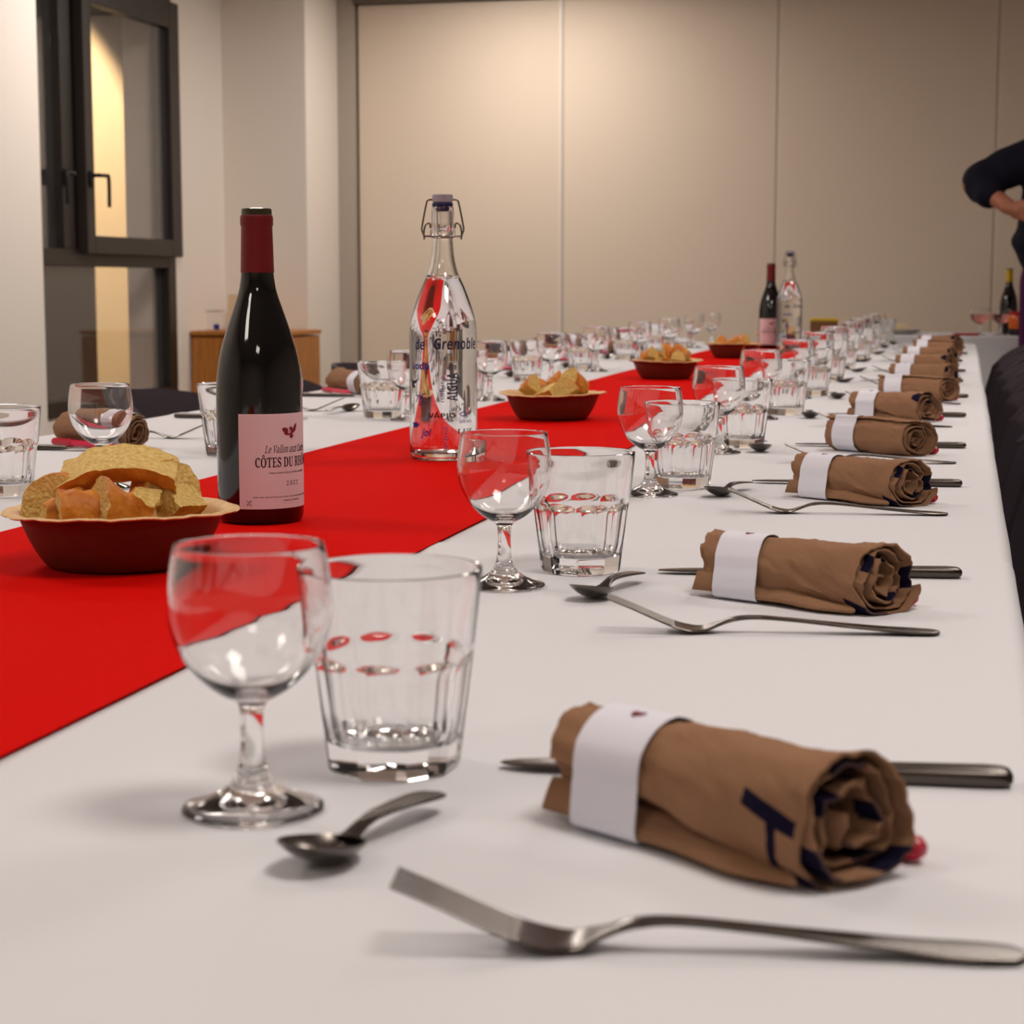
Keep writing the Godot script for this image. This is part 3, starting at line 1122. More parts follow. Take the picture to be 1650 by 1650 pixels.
# ------------------------------------------------------------------ bread
func make_bowl() -> Node3D:
	var o := prototype("bread_bowl")
	var out := smooth_profile([Vector2(0.052, 0.0), Vector2(0.0595, 0.0028), Vector2(0.0675, 0.0140), Vector2(0.0755, 0.0300), Vector2(0.0795, 0.0400), Vector2(0.0850, 0.0428), Vector2(0.0915, 0.0440)], 18)
	out.push_front(Vector2(0, 0.0))
	var inn := smooth_profile([Vector2(0.0930, 0.0452), Vector2(0.0905, 0.0464), Vector2(0.0840, 0.0452), Vector2(0.0775, 0.0418), Vector2(0.0730, 0.0300), Vector2(0.0650, 0.0150), Vector2(0.0560, 0.0045), Vector2(0.048, 0.0026)], 20)
	inn.append(Vector2(0, 0.0024))
	var mb := MB.new()
	var s := mb.mark()
	var rows := []
	var groups := []
	var all := out + inn
	for i in all.size():
		var row := PackedVector3Array()
		for j in 72:
			var a := TAU * j / 72
			var k := smoothstep(0.074, 0.092, all[i].x)
			row.append(Vector3(all[i].x * sin(a), all[i].y + k * (0.0016 * sin(a * 2.0 + 0.6) + 0.0005 * sin(a * 13.0) + 0.0003 * sin(a * 31.0)), all[i].x * cos(a)))
		rows.append(row)
		groups.append(0 if i < out.size() - 1 else 1)
	mb.grid(rows, true, false, 0, groups)
	mb.close(s)
	var ms := mb.meshes(50)
	tag(part("outer_wall", ms[0], M.leaf_out, o), "dark brown outside")
	tag(part("rim", ms[1], M.leaf, o), "straw coloured rim and inside")
	return o


# a cut piece of baguette: D-shaped section (flat side down), length along x
func make_bread(sd: int, size: Vector3, taper: float, arch := 0.0) -> Array:
	var nz := FastNoiseLite.new()
	nz.seed = sd
	nz.frequency = 1.0
	var mb := MB.new()
	var s := mb.mark()
	var nu := 18
	var na := 20
	var nb := 10
	var rows := []
	for i in nu + 1:
		var u := float(i) / nu
		var k := lerpf(1.0, taper, u)
		var row := PackedVector3Array()
		for j in na + nb:
			var p: Vector3
			if j <= na:
				var a := PI * j / na
				p = Vector3((u - 0.5) * size.x, pow(sin(a), 0.8) * size.y * k, -cos(a) * size.z * 0.5 * k)
			else:
				var f := float(j - na) / nb
				p = Vector3((u - 0.5) * size.x, 0.0, lerpf(size.z * 0.5 * k, -size.z * 0.5 * k, f))
			p.y += arch * (1.0 - pow(2.0 * u - 1.0, 2.0))
			row.append(p)
		rows.append(row)
	mb.grid(rows, true)
	# groups: the curved skin is crust, the flat cut is crumb
	for tr in mb.g.size():
		var col := int(tr / 2) % (na + nb)
		mb.g[tr] = 0 if col < na else 1
	# end faces with rings so that they can be rough
	for e in [0, nu]:
		var ring: PackedVector3Array = rows[e]
		var c := Vector3.ZERO
		for p in ring:
			c += p / ring.size()
		var rr := []
		for q in 5:
			var ro := PackedVector3Array()
			for p in ring:
				ro.append(p.lerp(c, q / 4.0))
			rr.append(ro)
		if e == nu:
			rr.reverse()
		else:
			pass
		var g0 := mb.mark()
		mb.grid(rr if e == nu else rr, true, false, 1)
		if e == 0:
			mb.flip(g0)
		else:
			mb.flip(g0)
	mb.close(s)
	for i in mb.v.size():
		var p := mb.v[i]
		var q := p * 70.0
		var q2 := p * 230.0
		mb.v[i] = p + Vector3(nz.get_noise_3d(q.x, q.y, q.z), nz.get_noise_3d(q.x + 30.0, q.y, q.z), nz.get_noise_3d(q.x, q.y + 30.0, q.z)) * 0.0026 + Vector3(nz.get_noise_3d(q2.x, q2.y, q2.z), nz.get_noise_3d(q2.x + 9.0, q2.y, q2.z), nz.get_noise_3d(q2.x, q2.y + 9.0, q2.z)) * 0.0009
	var ms := mb.meshes(55)
	return [ms[0], ms[1]]


var bread_kinds := []
func add_bread(kind: int, at: Vector3, rot: Vector3, sc: float, label: String, group: String) -> void:
	var o := thing("bread_piece", label, "bread", at, 0, group)
	o.rotation_degrees = rot
	o.scale = Vector3.ONE * sc
	part("crust", bread_kinds[kind][0], M.crust, o)
	part("crumb", bread_kinds[kind][1], M.crumb, o)


# ------------------------------------------------------------------ furniture
func make_chair() -> Node3D:
	# sitter faces -x ; origin on the floor under the middle of the seat
	var o := prototype("chair")
	var back := MB.new()
	var nu := 26
	var nv := 14
	var front := []
	var rear := []
	for i in nv + 1:
		var vv := float(i) / nv
		var fr := PackedVector3Array()
		var re := PackedVector3Array()
		for j in nu + 1:
			var u := lerpf(-1.0, 1.0, float(j) / nu)
			var top := 0.769 - 0.022 * u * u - 0.07 * pow(absf(u), 8.0)
			var y := lerpf(0.43, top, vv)
			var lean := 0.10 * (y - 0.43) / 0.36
			var x := 0.20 + lean - 0.16 * u * u
			var z := u * (0.225 + 0.01 * vv)
			var tk := 0.030 * (0.35 + 0.65 * sqrt(maxf(0.0, 1.0 - pow(maxf(absf(u), vv), 8.0))))
			fr.append(Vector3(x - tk / 2, y, z))
			re.append(Vector3(x + tk / 2, y, z))
		front.append(fr)
		rear.append(re)
	var s := back.mark()
	var loops := []
	for i in nv + 1:
		var row := PackedVector3Array(front[i])
		var b := PackedVector3Array(rear[i])
		b.reverse()
		row.append_array(b)
		loops.append(row)
	back.grid(loops, true)
	for e in [0, nv]:
		var g0 := back.mark()
		back.grid([front[e], rear[e]] if e == nv else [rear[e], front[e]])
		back.flip(g0)
	back.close(s)
	part("backrest", back.mesh(50), M.chair, o)
	var seat := MB.new()
	var rings := []
	for q in [[0.425, 0.94], [0.432, 1.0], [0.455, 1.0], [0.468, 0.96], [0.474, 0.85]]:
		var ring := PackedVector3Array()
		for j in 36:
			var a := TAU * j / 36
			var cx := signf(cos(a)) * pow(absf(cos(a)), 0.6)
			var cz := signf(sin(a)) * pow(absf(sin(a)), 0.6)
			ring.append(Vector3(cx * 0.215 * q[1], q[0], cz * 0.22 * q[1]))
		rings.append(ring)
	seat.loft(rings)
	part("seat", seat.mesh(45), M.chair, o)
	for sx in [-1, 1]:
		for sz in [-1, 1]:
			var leg := MB.new()
			leg.tube([Vector3(0.16 * sx, 0.43, 0.16 * sz), Vector3(0.20 * sx, 0.0, 0.20 * sz)], 0.0105, 12)
			part("leg", leg.mesh(45), M.chrome, o)
	return o


# ------------------------------------------------------------------ figures: bones joined in a field, meshed as surface nets
func figure(bones: Array, cell: float, k: float) -> ArrayMesh:
	var lo := Vector3.ONE * 1e9
	var hi := -lo
	for b in bones:
		var r := Vector3.ONE * (maxf(b[2], b[3]) + k + cell * 3)
		lo = lo.min(b[0] - r).min(b[1] - r)
		hi = hi.max(b[0] + r).max(b[1] + r)
	var n := Vector3i(((hi - lo) / cell).ceil()) + Vector3i.ONE
	var f := PackedFloat32Array()
	f.resize(n.x * n.y * n.z)
	f.fill(1.0)
	for b in bones:
		var pa: Vector3 = b[0]
		var pb: Vector3 = b[1]
		var r := Vector3.ONE * (maxf(b[2], b[3]) + k + cell * 2)
		var i0 := Vector3i(((pa.min(pb) - r - lo) / cell).floor()).clamp(Vector3i.ZERO, n - Vector3i.ONE)
		var i1 := Vector3i(((pa.max(pb) + r - lo) / cell).ceil()).clamp(Vector3i.ZERO, n - Vector3i.ONE)
		var ab := pb - pa
		var l2 := maxf(ab.length_squared(), 1e-9)
		var squash: Vector3 = b[4] if b.size() > 4 else Vector3.ONE
		for z in range(i0.z, i1.z + 1):
			for y in range(i0.y, i1.y + 1):
				var at := (z * n.y + y) * n.x
				for x in range(i0.x, i1.x + 1):
					var p := lo + Vector3(x, y, z) * cell
					var h := clampf((p - pa).dot(ab) / l2, 0.0, 1.0)
					var d := ((p - pa - ab * h) / squash).length() - lerpf(b[2], b[3], h)
					var o := f[at + x]
					var m := clampf(0.5 + 0.5 * (o - d) / k, 0.0, 1.0)
					f[at + x] = lerpf(o, d, m) - k * m * (1.0 - m)
	var mb := MB.new()
	var id := {}
	var step := [1, n.x, n.x * n.y]
	var edges := [[0, 1], [0, 2], [0, 4], [1, 3], [1, 5], [2, 3], [2, 6], [3, 7], [4, 5], [4, 6], [5, 7], [6, 7]]
	for z in n.z - 1:
		for y in n.y - 1:
			for x in n.x - 1:
				var c := (z * n.y + y) * n.x + x
				var val := []
				var neg := 0
				for q in 8:
					var w := f[c + (q & 1) * step[0] + ((q >> 1) & 1) * step[1] + (q >> 2) * step[2]]
					val.append(w)
					if w < 0.0:
						neg += 1
				if neg == 0 or neg == 8:
					continue
				var sum := Vector3.ZERO
				var cnt := 0
				for e in edges:
					var va: float = val[e[0]]
					var vb: float = val[e[1]]
					if (va < 0.0) != (vb < 0.0):
						var ea := Vector3(e[0] & 1, (e[0] >> 1) & 1, e[0] >> 2)
						var eb := Vector3(e[1] & 1, (e[1] >> 1) & 1, e[1] >> 2)
						sum += ea.lerp(eb, va / (va - vb))
						cnt += 1
				id[c] = mb.vert(lo + (Vector3(x, y, z) + sum / cnt) * cell)
	for c in id:
		for ax in 3:
			var va := f[c]
			var vb := f[c + step[ax]]
			if (va < 0.0) == (vb < 0.0):
				continue
			var u: int = step[(ax + 1) % 3]
			var w: int = step[(ax + 2) % 3]
			if not (id.has(c - u) and id.has(c - w) and id.has(c - u - w)):
				continue
			var q := [id[c], id[c - u], id[c - u - w], id[c - w]]
			if va < 0.0:
				q.reverse()
			mb.quad(q[0], q[1], q[2], q[3])
	mb.close(0)
	return mb.mesh(180)


# ------------------------------------------------------------------ room pieces
func lamp_panel(x: float, l: float, label: String, energy: float) -> void:
	var o := thing("ceiling_light", label, "ceiling light", Vector3(x, 2.60, -l), 0, "square ceiling lights")
	var mb := MB.new()
	for q in [[0.31, 0.0, 0.02, 0.64], [-0.31, 0.0, 0.02, 0.64], [0.0, 0.31, 0.60, 0.02], [0.0, -0.31, 0.60, 0.02]]:
		mb.box(Vector3(q[0], -0.012, q[1]), Vector3(q[2], 0.024, q[3]), 0.003)
	part("frame", mb.mesh(30), M.strip, o)
	mb = MB.new()
	mb.box(Vector3(0, -0.008, 0), Vector3(0.6, 0.012, 0.6), 0.001)
	part("diffuser", mb.mesh(30), M.lamp, o)
	var a := AreaLight3D.new()
	a.name = "panel_light"
	a.area_size = Vector2(0.58, 0.58)
	a.light_color = Color(1.0, 0.968, 0.945)
	a.light_energy = energy
	a.area_range = 30.0
	a.area_attenuation = 2.0
	a.shadow_enabled = true
	o.add_child(a, true)
	a.position = Vector3(0, -0.018, 0)
	a.rotation.x = -PI / 2


func slab(o: Node, called: String, lo: Vector3, hi: Vector3, mat: Material, b := 0.003) -> MeshInstance3D:
	# corners given as (x, y, l) with l the distance down the room
	var mb := MB.new()
	var c := (lo + hi) / 2
	mb.box(Vector3(c.x, c.y, -c.z), (hi - lo).abs(), b)
	return part(called, mb.mesh(25), mat, o)


func add_tablecloth(l0: float, l1: float, first: bool, last: bool, dx: float, label: String) -> void:
	var mb := MB.new()
	var nz := FastNoiseLite.new()
	nz.seed = int(l0 * 100) + 5
	nz.frequency = 1.0
	# the section across the table, from the hem on one side to the hem on the other
	var sec := []
	var drop := 0.235
	for i in 9:
		sec.append(Vector3(XL - 0.004, TOP - drop * (1.0 - i / 8.0) - 0.012, -1))
	for a in [60.0, 30.0]:
		sec.append(Vector3(XL + 0.008 - 0.012 * sin(deg_to_rad(a)), TOP - 0.012 + 0.012 * cos(deg_to_rad(a)), 0))
	for i in 28:
		sec.append(Vector3(lerpf(XL + 0.008, XR - 0.008 + dx, i / 27.0), TOP, 0))
	for a in [30.0, 60.0]:
		sec.append(Vector3(XR + dx - 0.008 + 0.012 * sin(deg_to_rad(a)), TOP - 0.012 + 0.012 * cos(deg_to_rad(a)), 0))
	for i in 9:
		sec.append(Vector3(XR + dx + 0.004, TOP - 0.012 - drop * (i / 8.0), 1))
	var n := int((l1 - l0) / 0.03)
	var up := []
	var dn := []
	for i in n + 1:
		var l := lerpf(l0, l1, float(i) / n)
		var a := PackedVector3Array()
		var b := PackedVector3Array()
		for p in sec:
			var q := Vector3(p.x, p.y, -l)
			var hang := clampf((TOP - p.y) / drop, 0.0, 1.0)
			q.x += p.z * hang * (0.004 + 0.007 * sin(l * 11.0 + p.z) + 0.010 * nz.get_noise_2d(l * 2.5, p.z * 7.0))
			if hang < 0.01:
				q.y -= 0.0007 * (0.5 + 0.5 * nz.get_noise_2d(p.x * 5.0, l * 5.0))
				# the far hem of each cloth lies over the next one
				q.y += 0.0014 * smoothstep(l1 - 0.07, l1 - 0.03, l) * (0.0 if last else 1.0)
			a.append(q)
			var inn := Vector3(-signf(p.z) if p.z != 0 else 0.0, -1.0 if p.z == 0 else 0.0, 0)
			b.append(q + inn * 0.0009)
		up.append(a)
		dn.append(b)
	var s := mb.mark()
	var rows := []
	for i in n + 1:
		var row := PackedVector3Array(up[i])
		var back := PackedVector3Array(dn[i])
		back.reverse()
		row.append_array(back)
		rows.append(row)
	mb.grid(rows, true)
	for e in [0, n]:
		var g0 := mb.mark()
		mb.grid([up[e], dn[e]] if e == n else [dn[e], up[e]])
		mb.flip(g0)
	mb.close(s)
	var o := part("tablecloth", mb.mesh(50), M.cloth, self)
	tag(o, label, "tablecloth", "white cloths of the long table")


func add_table(l0: float, l1: float, label: String) -> void:
	var o := thing("banquet_table", label, "table", Vector3(XC, 0, -(l0 + l1) / 2), 0, "tables under the white cloths")
	var mb := MB.new()
	mb.box(Vector3(0, TOP - 0.0155, 0), Vector3(XR - XL - 0.012, 0.026, l1 - l0 - 0.004), 0.004)
	part("tabletop", mb.mesh(30), M.tabletop, o)
	for sx in [-1, 1]:
		for sz in [-1, 1]:
			var lg := MB.new()
			lg.tube([Vector3(sx * 0.34, TOP - 0.0285, sz * ((l1 - l0) / 2 - 0.08)), Vector3(sx * 0.34, 0, sz * ((l1 - l0) / 2 - 0.08))], 0.016, 12)
			part("leg", lg.mesh(45), M.chrome, o)


func build_room() -> void:
	slab(structure("floor"), "slab", Vector3(-3.34, -0.12, -3.6), Vector3(4.0, 0.0, 10.06), M.floor)
	var flo := get_node("floor")
	slab(flo, "slab", Vector3(-3.80, -0.12, 6.52), Vector3(-3.34, 0.0, 9.454), M.floor)
	slab(structure("ceiling"), "slab", Vector3(-4.05, 2.60, -3.6), Vector3(4.2, 2.75, 10.3), M.ceiling)
	var wl := structure("wall_left")
	slab(wl, "pier", Vector3(-4.05, 0, -3.6), Vector3(-3.34, 2.60, 6.52), M.wall)
	slab(wl, "pier", Vector3(-4.05, 0, 9.454), Vector3(-3.34, 2.60, 10.3), M.wall)
	slab(wl, "reveal", Vector3(-4.05, 0, 6.52), Vector3(-3.80, 2.60, 6.70), M.wall, 0.001)
	slab(wl, "reveal", Vector3(-4.05, 0, 8.79), Vector3(-3.80, 2.60, 9.454), M.wall, 0.001)
	slab(wl, "lintel", Vector3(-4.05, 2.345, 6.70), Vector3(-3.80, 2.60, 8.79), M.wall, 0.001)
	slab(wl, "parapet", Vector3(-4.05, 0, 6.70), Vector3(-3.80, 0.40, 8.79), M.wall, 0.001)
	slab(structure("wall_right"), "slab", Vector3(4.0, 0, -3.6), Vector3(4.2, 2.60, 10.3), M.wall)
	slab(structure("wall_front"), "slab", Vector3(-4.05, 0, -3.8), Vector3(4.2, 2.60, -3.6), M.wall)
	# the movable partition at the end of the room
	var wb := structure("wall_back")
	slab(wb, "backing", Vector3(-3.34, 0, 10.07), Vector3(4.0, 2.60, 10.3), M.slot)
	var xs := [-3.245, -2.101, -0.972, 0.125, 1.245, 2.365, 3.485, 4.0]
	for i in xs.size() - 1:
		slab(wb, "panel", Vector3(xs[i] + (0.012 if i == 0 else 0.005), 0.01, 10.0), Vector3(xs[i + 1] - 0.005, 2.462, 10.065), M.panel, 0.004)
		if i > 0:
			slab(wb, "edge_strip", Vector3(xs[i] - 0.005, 0.01, 10.003), Vector3(xs[i] + 0.005, 2.462, 10.066), M.joint, 0.0005)
			if i == 1:
				slab(wb, "edge_strip", Vector3(xs[i] - 0.020, 0.01, 9.995), Vector3(xs[i] - 0.006, 2.462, 10.004), M.strip, 0.002)
	slab(structure("trim_1"), "jamb", Vector3(-3.34, 0, 9.965), Vector3(-3.245, 2.60, 10.08), M.jamb)
	slab(structure("trim_2"), "track", Vector3(-3.245, 2.464, 9.95), Vector3(4.0, 2.60, 10.08), M.head)
	# window
	var wn := structure("window_1")
	var X0 := -3.86
	var X1 := -3.79
	slab(wn, "outer_frame", Vector3(X0, 2.285, 6.70), Vector3(X1, 2.345, 8.79), M.frame)
	slab(wn, "outer_frame", Vector3(X0, 0.40, 6.70), Vector3(X1, 0.47, 8.79), M.frame)
	slab(wn, "outer_frame", Vector3(X0, 0.47, 6.70), Vector3(X1, 2.285, 6.76), M.frame)
	slab(wn, "outer_frame", Vector3(X0, 0.47, 8.70), Vector3(X1, 2.285, 8.79), M.frame)
	slab(wn, "transom", Vector3(X0, 1.050, 6.76), Vector3(X1, 1.125, 8.70), M.frame)
	slab(wn, "mullion", Vector3(X0, 1.125, 7.60), Vector3(X1, 2.285, 7.71), M.frame)
	var left := slab(wn, "pane", Vector3(-3.835, 1.125, 6.76), Vector3(-3.829, 2.285, 7.60), M.pane, 0.0005)
	slab(wn, "pane", Vector3(-3.835, 0.47, 6.76), Vector3(-3.829, 1.050, 8.70), M.pane, 0.0005)
	var sash := Node3D.new()
	sash.name = "sash"
	wn.add_child(sash)
	slab(sash, "stile", Vector3(-3.80, 1.105, 7.735), Vector3(-3.745, 2.315, 7.815), M.frame)
	slab(sash, "stile", Vector3(-3.80, 1.105, 8.66), Vector3(-3.745, 2.315, 8.775), M.frame)
	slab(sash, "rail", Vector3(-3.80, 2.19, 7.815), Vector3(-3.745, 2.315, 8.66), M.frame)
	slab(sash, "rail", Vector3(-3.80, 1.105, 7.815), Vector3(-3.745, 1.185, 8.66), M.frame)
	slab(sash, "pane", Vector3(-3.778, 1.185, 7.815), Vector3(-3.772, 2.19, 8.66), M.pane, 0.0005)
	for q in [[7.775, -3.745, 0.075], [7.605, -3.785, -0.075]]:
		var h := MB.new()
		h.box(Vector3(q[1] + 0.006, 1.43, -q[0]), Vector3(0.012, 0.07, 0.03), 0.003)
		h.tube([Vector3(q[1], 1.445, -q[0]), Vector3(q[1] + 0.05, 1.445, -q[0])], 0.009, 10)
		h.tube(smooth_path([Vector3(q[1] + 0.045, 1.445, -q[0]), Vector3(q[1] + 0.05, 1.445, -q[0] - q[2] * 0.7), Vector3(q[1] + 0.05, 1.435, -q[0] - q[2]), Vector3(q[1] + 0.05, 1.31, -q[0] - q[2])], 20), 0.0085, 10)
		part("handle", h.mesh(45), M.black, wn)
	# outdoors beyond the glass: a rendered pillar under a downlight, dark paving
	slab(structure("pillar_exterior"), "shaft", Vector3(-4.95, -0.1, 10.3), Vector3(-4.585, 4.3, 10.7), M.outside, 0.004)
	slab(structure("ground_exterior"), "paving", Vector3(-9.0, -0.25, 4.0), Vector3(-4.05, -0.1, 14.0), M.night)
	slab(structure("wall_exterior"), "slab", Vector3(-9.0, -0.1, 14.0), Vector3(-4.05, 3.4, 14.2), M.night)
	var dl := thing("outdoor_lamp", "small round downlight on a bracket high on the pillar outside the window", "lamp", Vector3(-5.25, 4.0, -9.3))
	var mb := MB.new()
	mb.lathe([Vector2(0, 0.0), Vector2(0.032, 0.0), Vector2(0.036, 0.004), Vector2(0.036, 0.10), Vector2(0.0, 0.104)], 24)
	mb.box(Vector3(0.17, 0.115, -0.55), Vector3(0.03, 0.03, 1.16), 0.003, Basis(Vector3.UP, -0.31))
	part("housing", mb.mesh(40), M.frame, dl)
	mb = MB.new()
	mb.lathe([Vector2(0, -0.006), Vector2(0.026, -0.006), Vector2(0.028, -0.003), Vector2(0.028, 0.0), Vector2(0, 0.0)], 24)
	part("lens", mb.mesh(40), M.lamp, dl)
	var sp := SpotLight3D.new()
	sp.name = "downlight"
	sp.light_color = Color(1.0, 0.89, 0.73)
	sp.light_energy = 46.0
	sp.light_size = 0.03
	sp.spot_angle = 18.0
	sp.spot_angle_attenuation = 0.35
	sp.spot_range = 12.0
	sp.spot_attenuation = 2.0
	sp.shadow_enabled = true
	dl.add_child(sp, true)
	sp.position = Vector3(0, -0.012, 0)
	sp.look_at_from_position(dl.position + sp.position, dl.position + Vector3(0.0, -3.0, -1.0), Vector3.RIGHT)
	var sw := thing("light_switch", "small white wall switch beside the dark window frame", "switch", Vector3(-3.80, 1.15, -8.84))
	mb = MB.new()
	mb.box(Vector3(0.005, 0, 0), Vector3(0.010, 0.085, 0.085), 0.003)
	part("plate", mb.mesh(30), M.white, sw)
	mb = MB.new()
	mb.box(Vector3(0.012, 0, 0), Vector3(0.006, 0.05, 0.05), 0.002, Basis(Vector3.BACK, 0.06))
	part("rocker", mb.mesh(30), M.white, sw)


func build_cabinet() -> void:
	var o := thing("cabinet", "low orange-brown wooden cabinet in the niche beside the window", "cabinet", Vector3(-3.53, 0, -9.20))
	var mb := MB.new()
	mb.box(Vector3(0, 0.375, 0), Vector3(0.52, 0.67, 0.45), 0.003)
	part("body", mb.mesh(30), M.wood, o)
	mb = MB.new()
	mb.box(Vector3(0.0, 0.7275, 0.005), Vector3(0.535, 0.022, 0.475), 0.003)
	part("top_panel", mb.mesh(30), M.wood, o)
	mb = MB.new()
	mb.box(Vector3(0.0, 0.02, -0.01), Vector3(0.48, 0.04, 0.40), 0.003)
	part("plinth", mb.mesh(30), M.black, o)
	for s in [-1, 1]:
		mb = MB.new()
		mb.box(Vector3(0.131 * s, 0.375, 0.232), Vector3(0.256, 0.655, 0.014), 0.002)
		var d := part("door", mb.mesh(30), M.wood, o)
		mb = MB.new()
		mb.tube([Vector3(0.03 * s, 0.5, 0.239), Vector3(0.03 * s, 0.5, 0.256)], 0.008, 12)
		part("knob", mb.mesh(45), M.chrome, d)
	var b := thing("white_box", "small open white box with a blue corner on the wooden cabinet", "box", Vector3(-3.795, 0.7385, -9.22), 0.12)
	mb = MB.new()
	for q in [[0.0, 0.003, 0.0, 0.125, 0.006, 0.09], [-0.0605, 0.048, 0, 0.004, 0.096, 0.09], [0.0605, 0.048, 0, 0.004, 0.096, 0.09], [0, 0.048, 0.043, 0.118, 0.096, 0.004], [0, 0.048, -0.043, 0.118, 0.096, 0.004]]:
		mb.box(Vector3(q[0], q[1], q[2]), Vector3(q[3], q[4], q[5]), 0.001)
	part("carton", mb.mesh(30), M.white, b)
	mb = MB.new()
	mb.box(Vector3(0, 0.097, 0.044), Vector3(0.127, 0.006, 0.006), 0.001)
	mb.box(Vector3(0, 0.097, -0.044), Vector3(0.127, 0.006, 0.006), 0.001)
	mb.box(Vector3(0.0605, 0.097, 0), Vector3(0.006, 0.006, 0.09), 0.001)
	mb.box(Vector3(-0.0605, 0.097, 0), Vector3(0.006, 0.006, 0.09), 0.001)
	part("rim", mb.mesh(30), M.jamb, b)
	mb = MB.new()
	mb.box(Vector3(0.047, 0.016, 0.0462), Vector3(0.030, 0.028, 0.002), 0.0005)
	part("blue_patch", mb.mesh(30), M.blue, b)
	var t := thing("paper_stack", "tall cream carton standing behind the wine bottle on the cabinet", "carton", Vector3(-3.655, 0.7385, -9.30), -0.1)
	mb = MB.new()
	mb.box(Vector3(0, 0.09, 0), Vector3(0.115, 0.18, 0.07), 0.004)
	part("carton", mb.mesh(30), M.cream, t)
	mb = MB.new()
	mb.box(Vector3(0, 0.1815, 0), Vector3(0.119, 0.006, 0.074), 0.002)
	part("lid", mb.mesh(30), M.white, t)


func make_coupe() -> Node3D:
	var o := prototype("coupe_glass")
	var prof := [Vector2(0, 0.001), Vector2(0.030, 0.0), Vector2(0.032, 0.0014), Vector2(0.012, 0.006), Vector2(0.005, 0.014), Vector2(0.004, 0.05), Vector2(0.006, 0.048), Vector2(0.022, 0.054), Vector2(0.036, 0.066), Vector2(0.042, 0.082), Vector2(0.043, 0.100), Vector2(0.041, 0.116), Vector2(0.0405, 0.1165), Vector2(0.040, 0.116), Vector2(0.042, 0.100), Vector2(0.041, 0.082), Vector2(0.035, 0.067), Vector2(0.021, 0.0555), Vector2(0, 0.052)]
	var mb := MB.new()
	mb.lathe(prof, 40)
	part("glass", mb.mesh(50), M.glass, o)
	mb = MB.new()
	mb.lathe([Vector2(0, 0.0520), Vector2(0.0212, 0.0554), Vector2(0.0352, 0.0670), Vector2(0.0412, 0.0820), Vector2(0.0420, 0.0920), Vector2(0.0, 0.0920)], 40)
	var w: StandardMaterial3D = M.water.duplicate()
	w.albedo_color = Color(1.0, 0.72, 0.74, 0.0)
	part("pink_drink", mb.mesh(50), w, o)
	return o


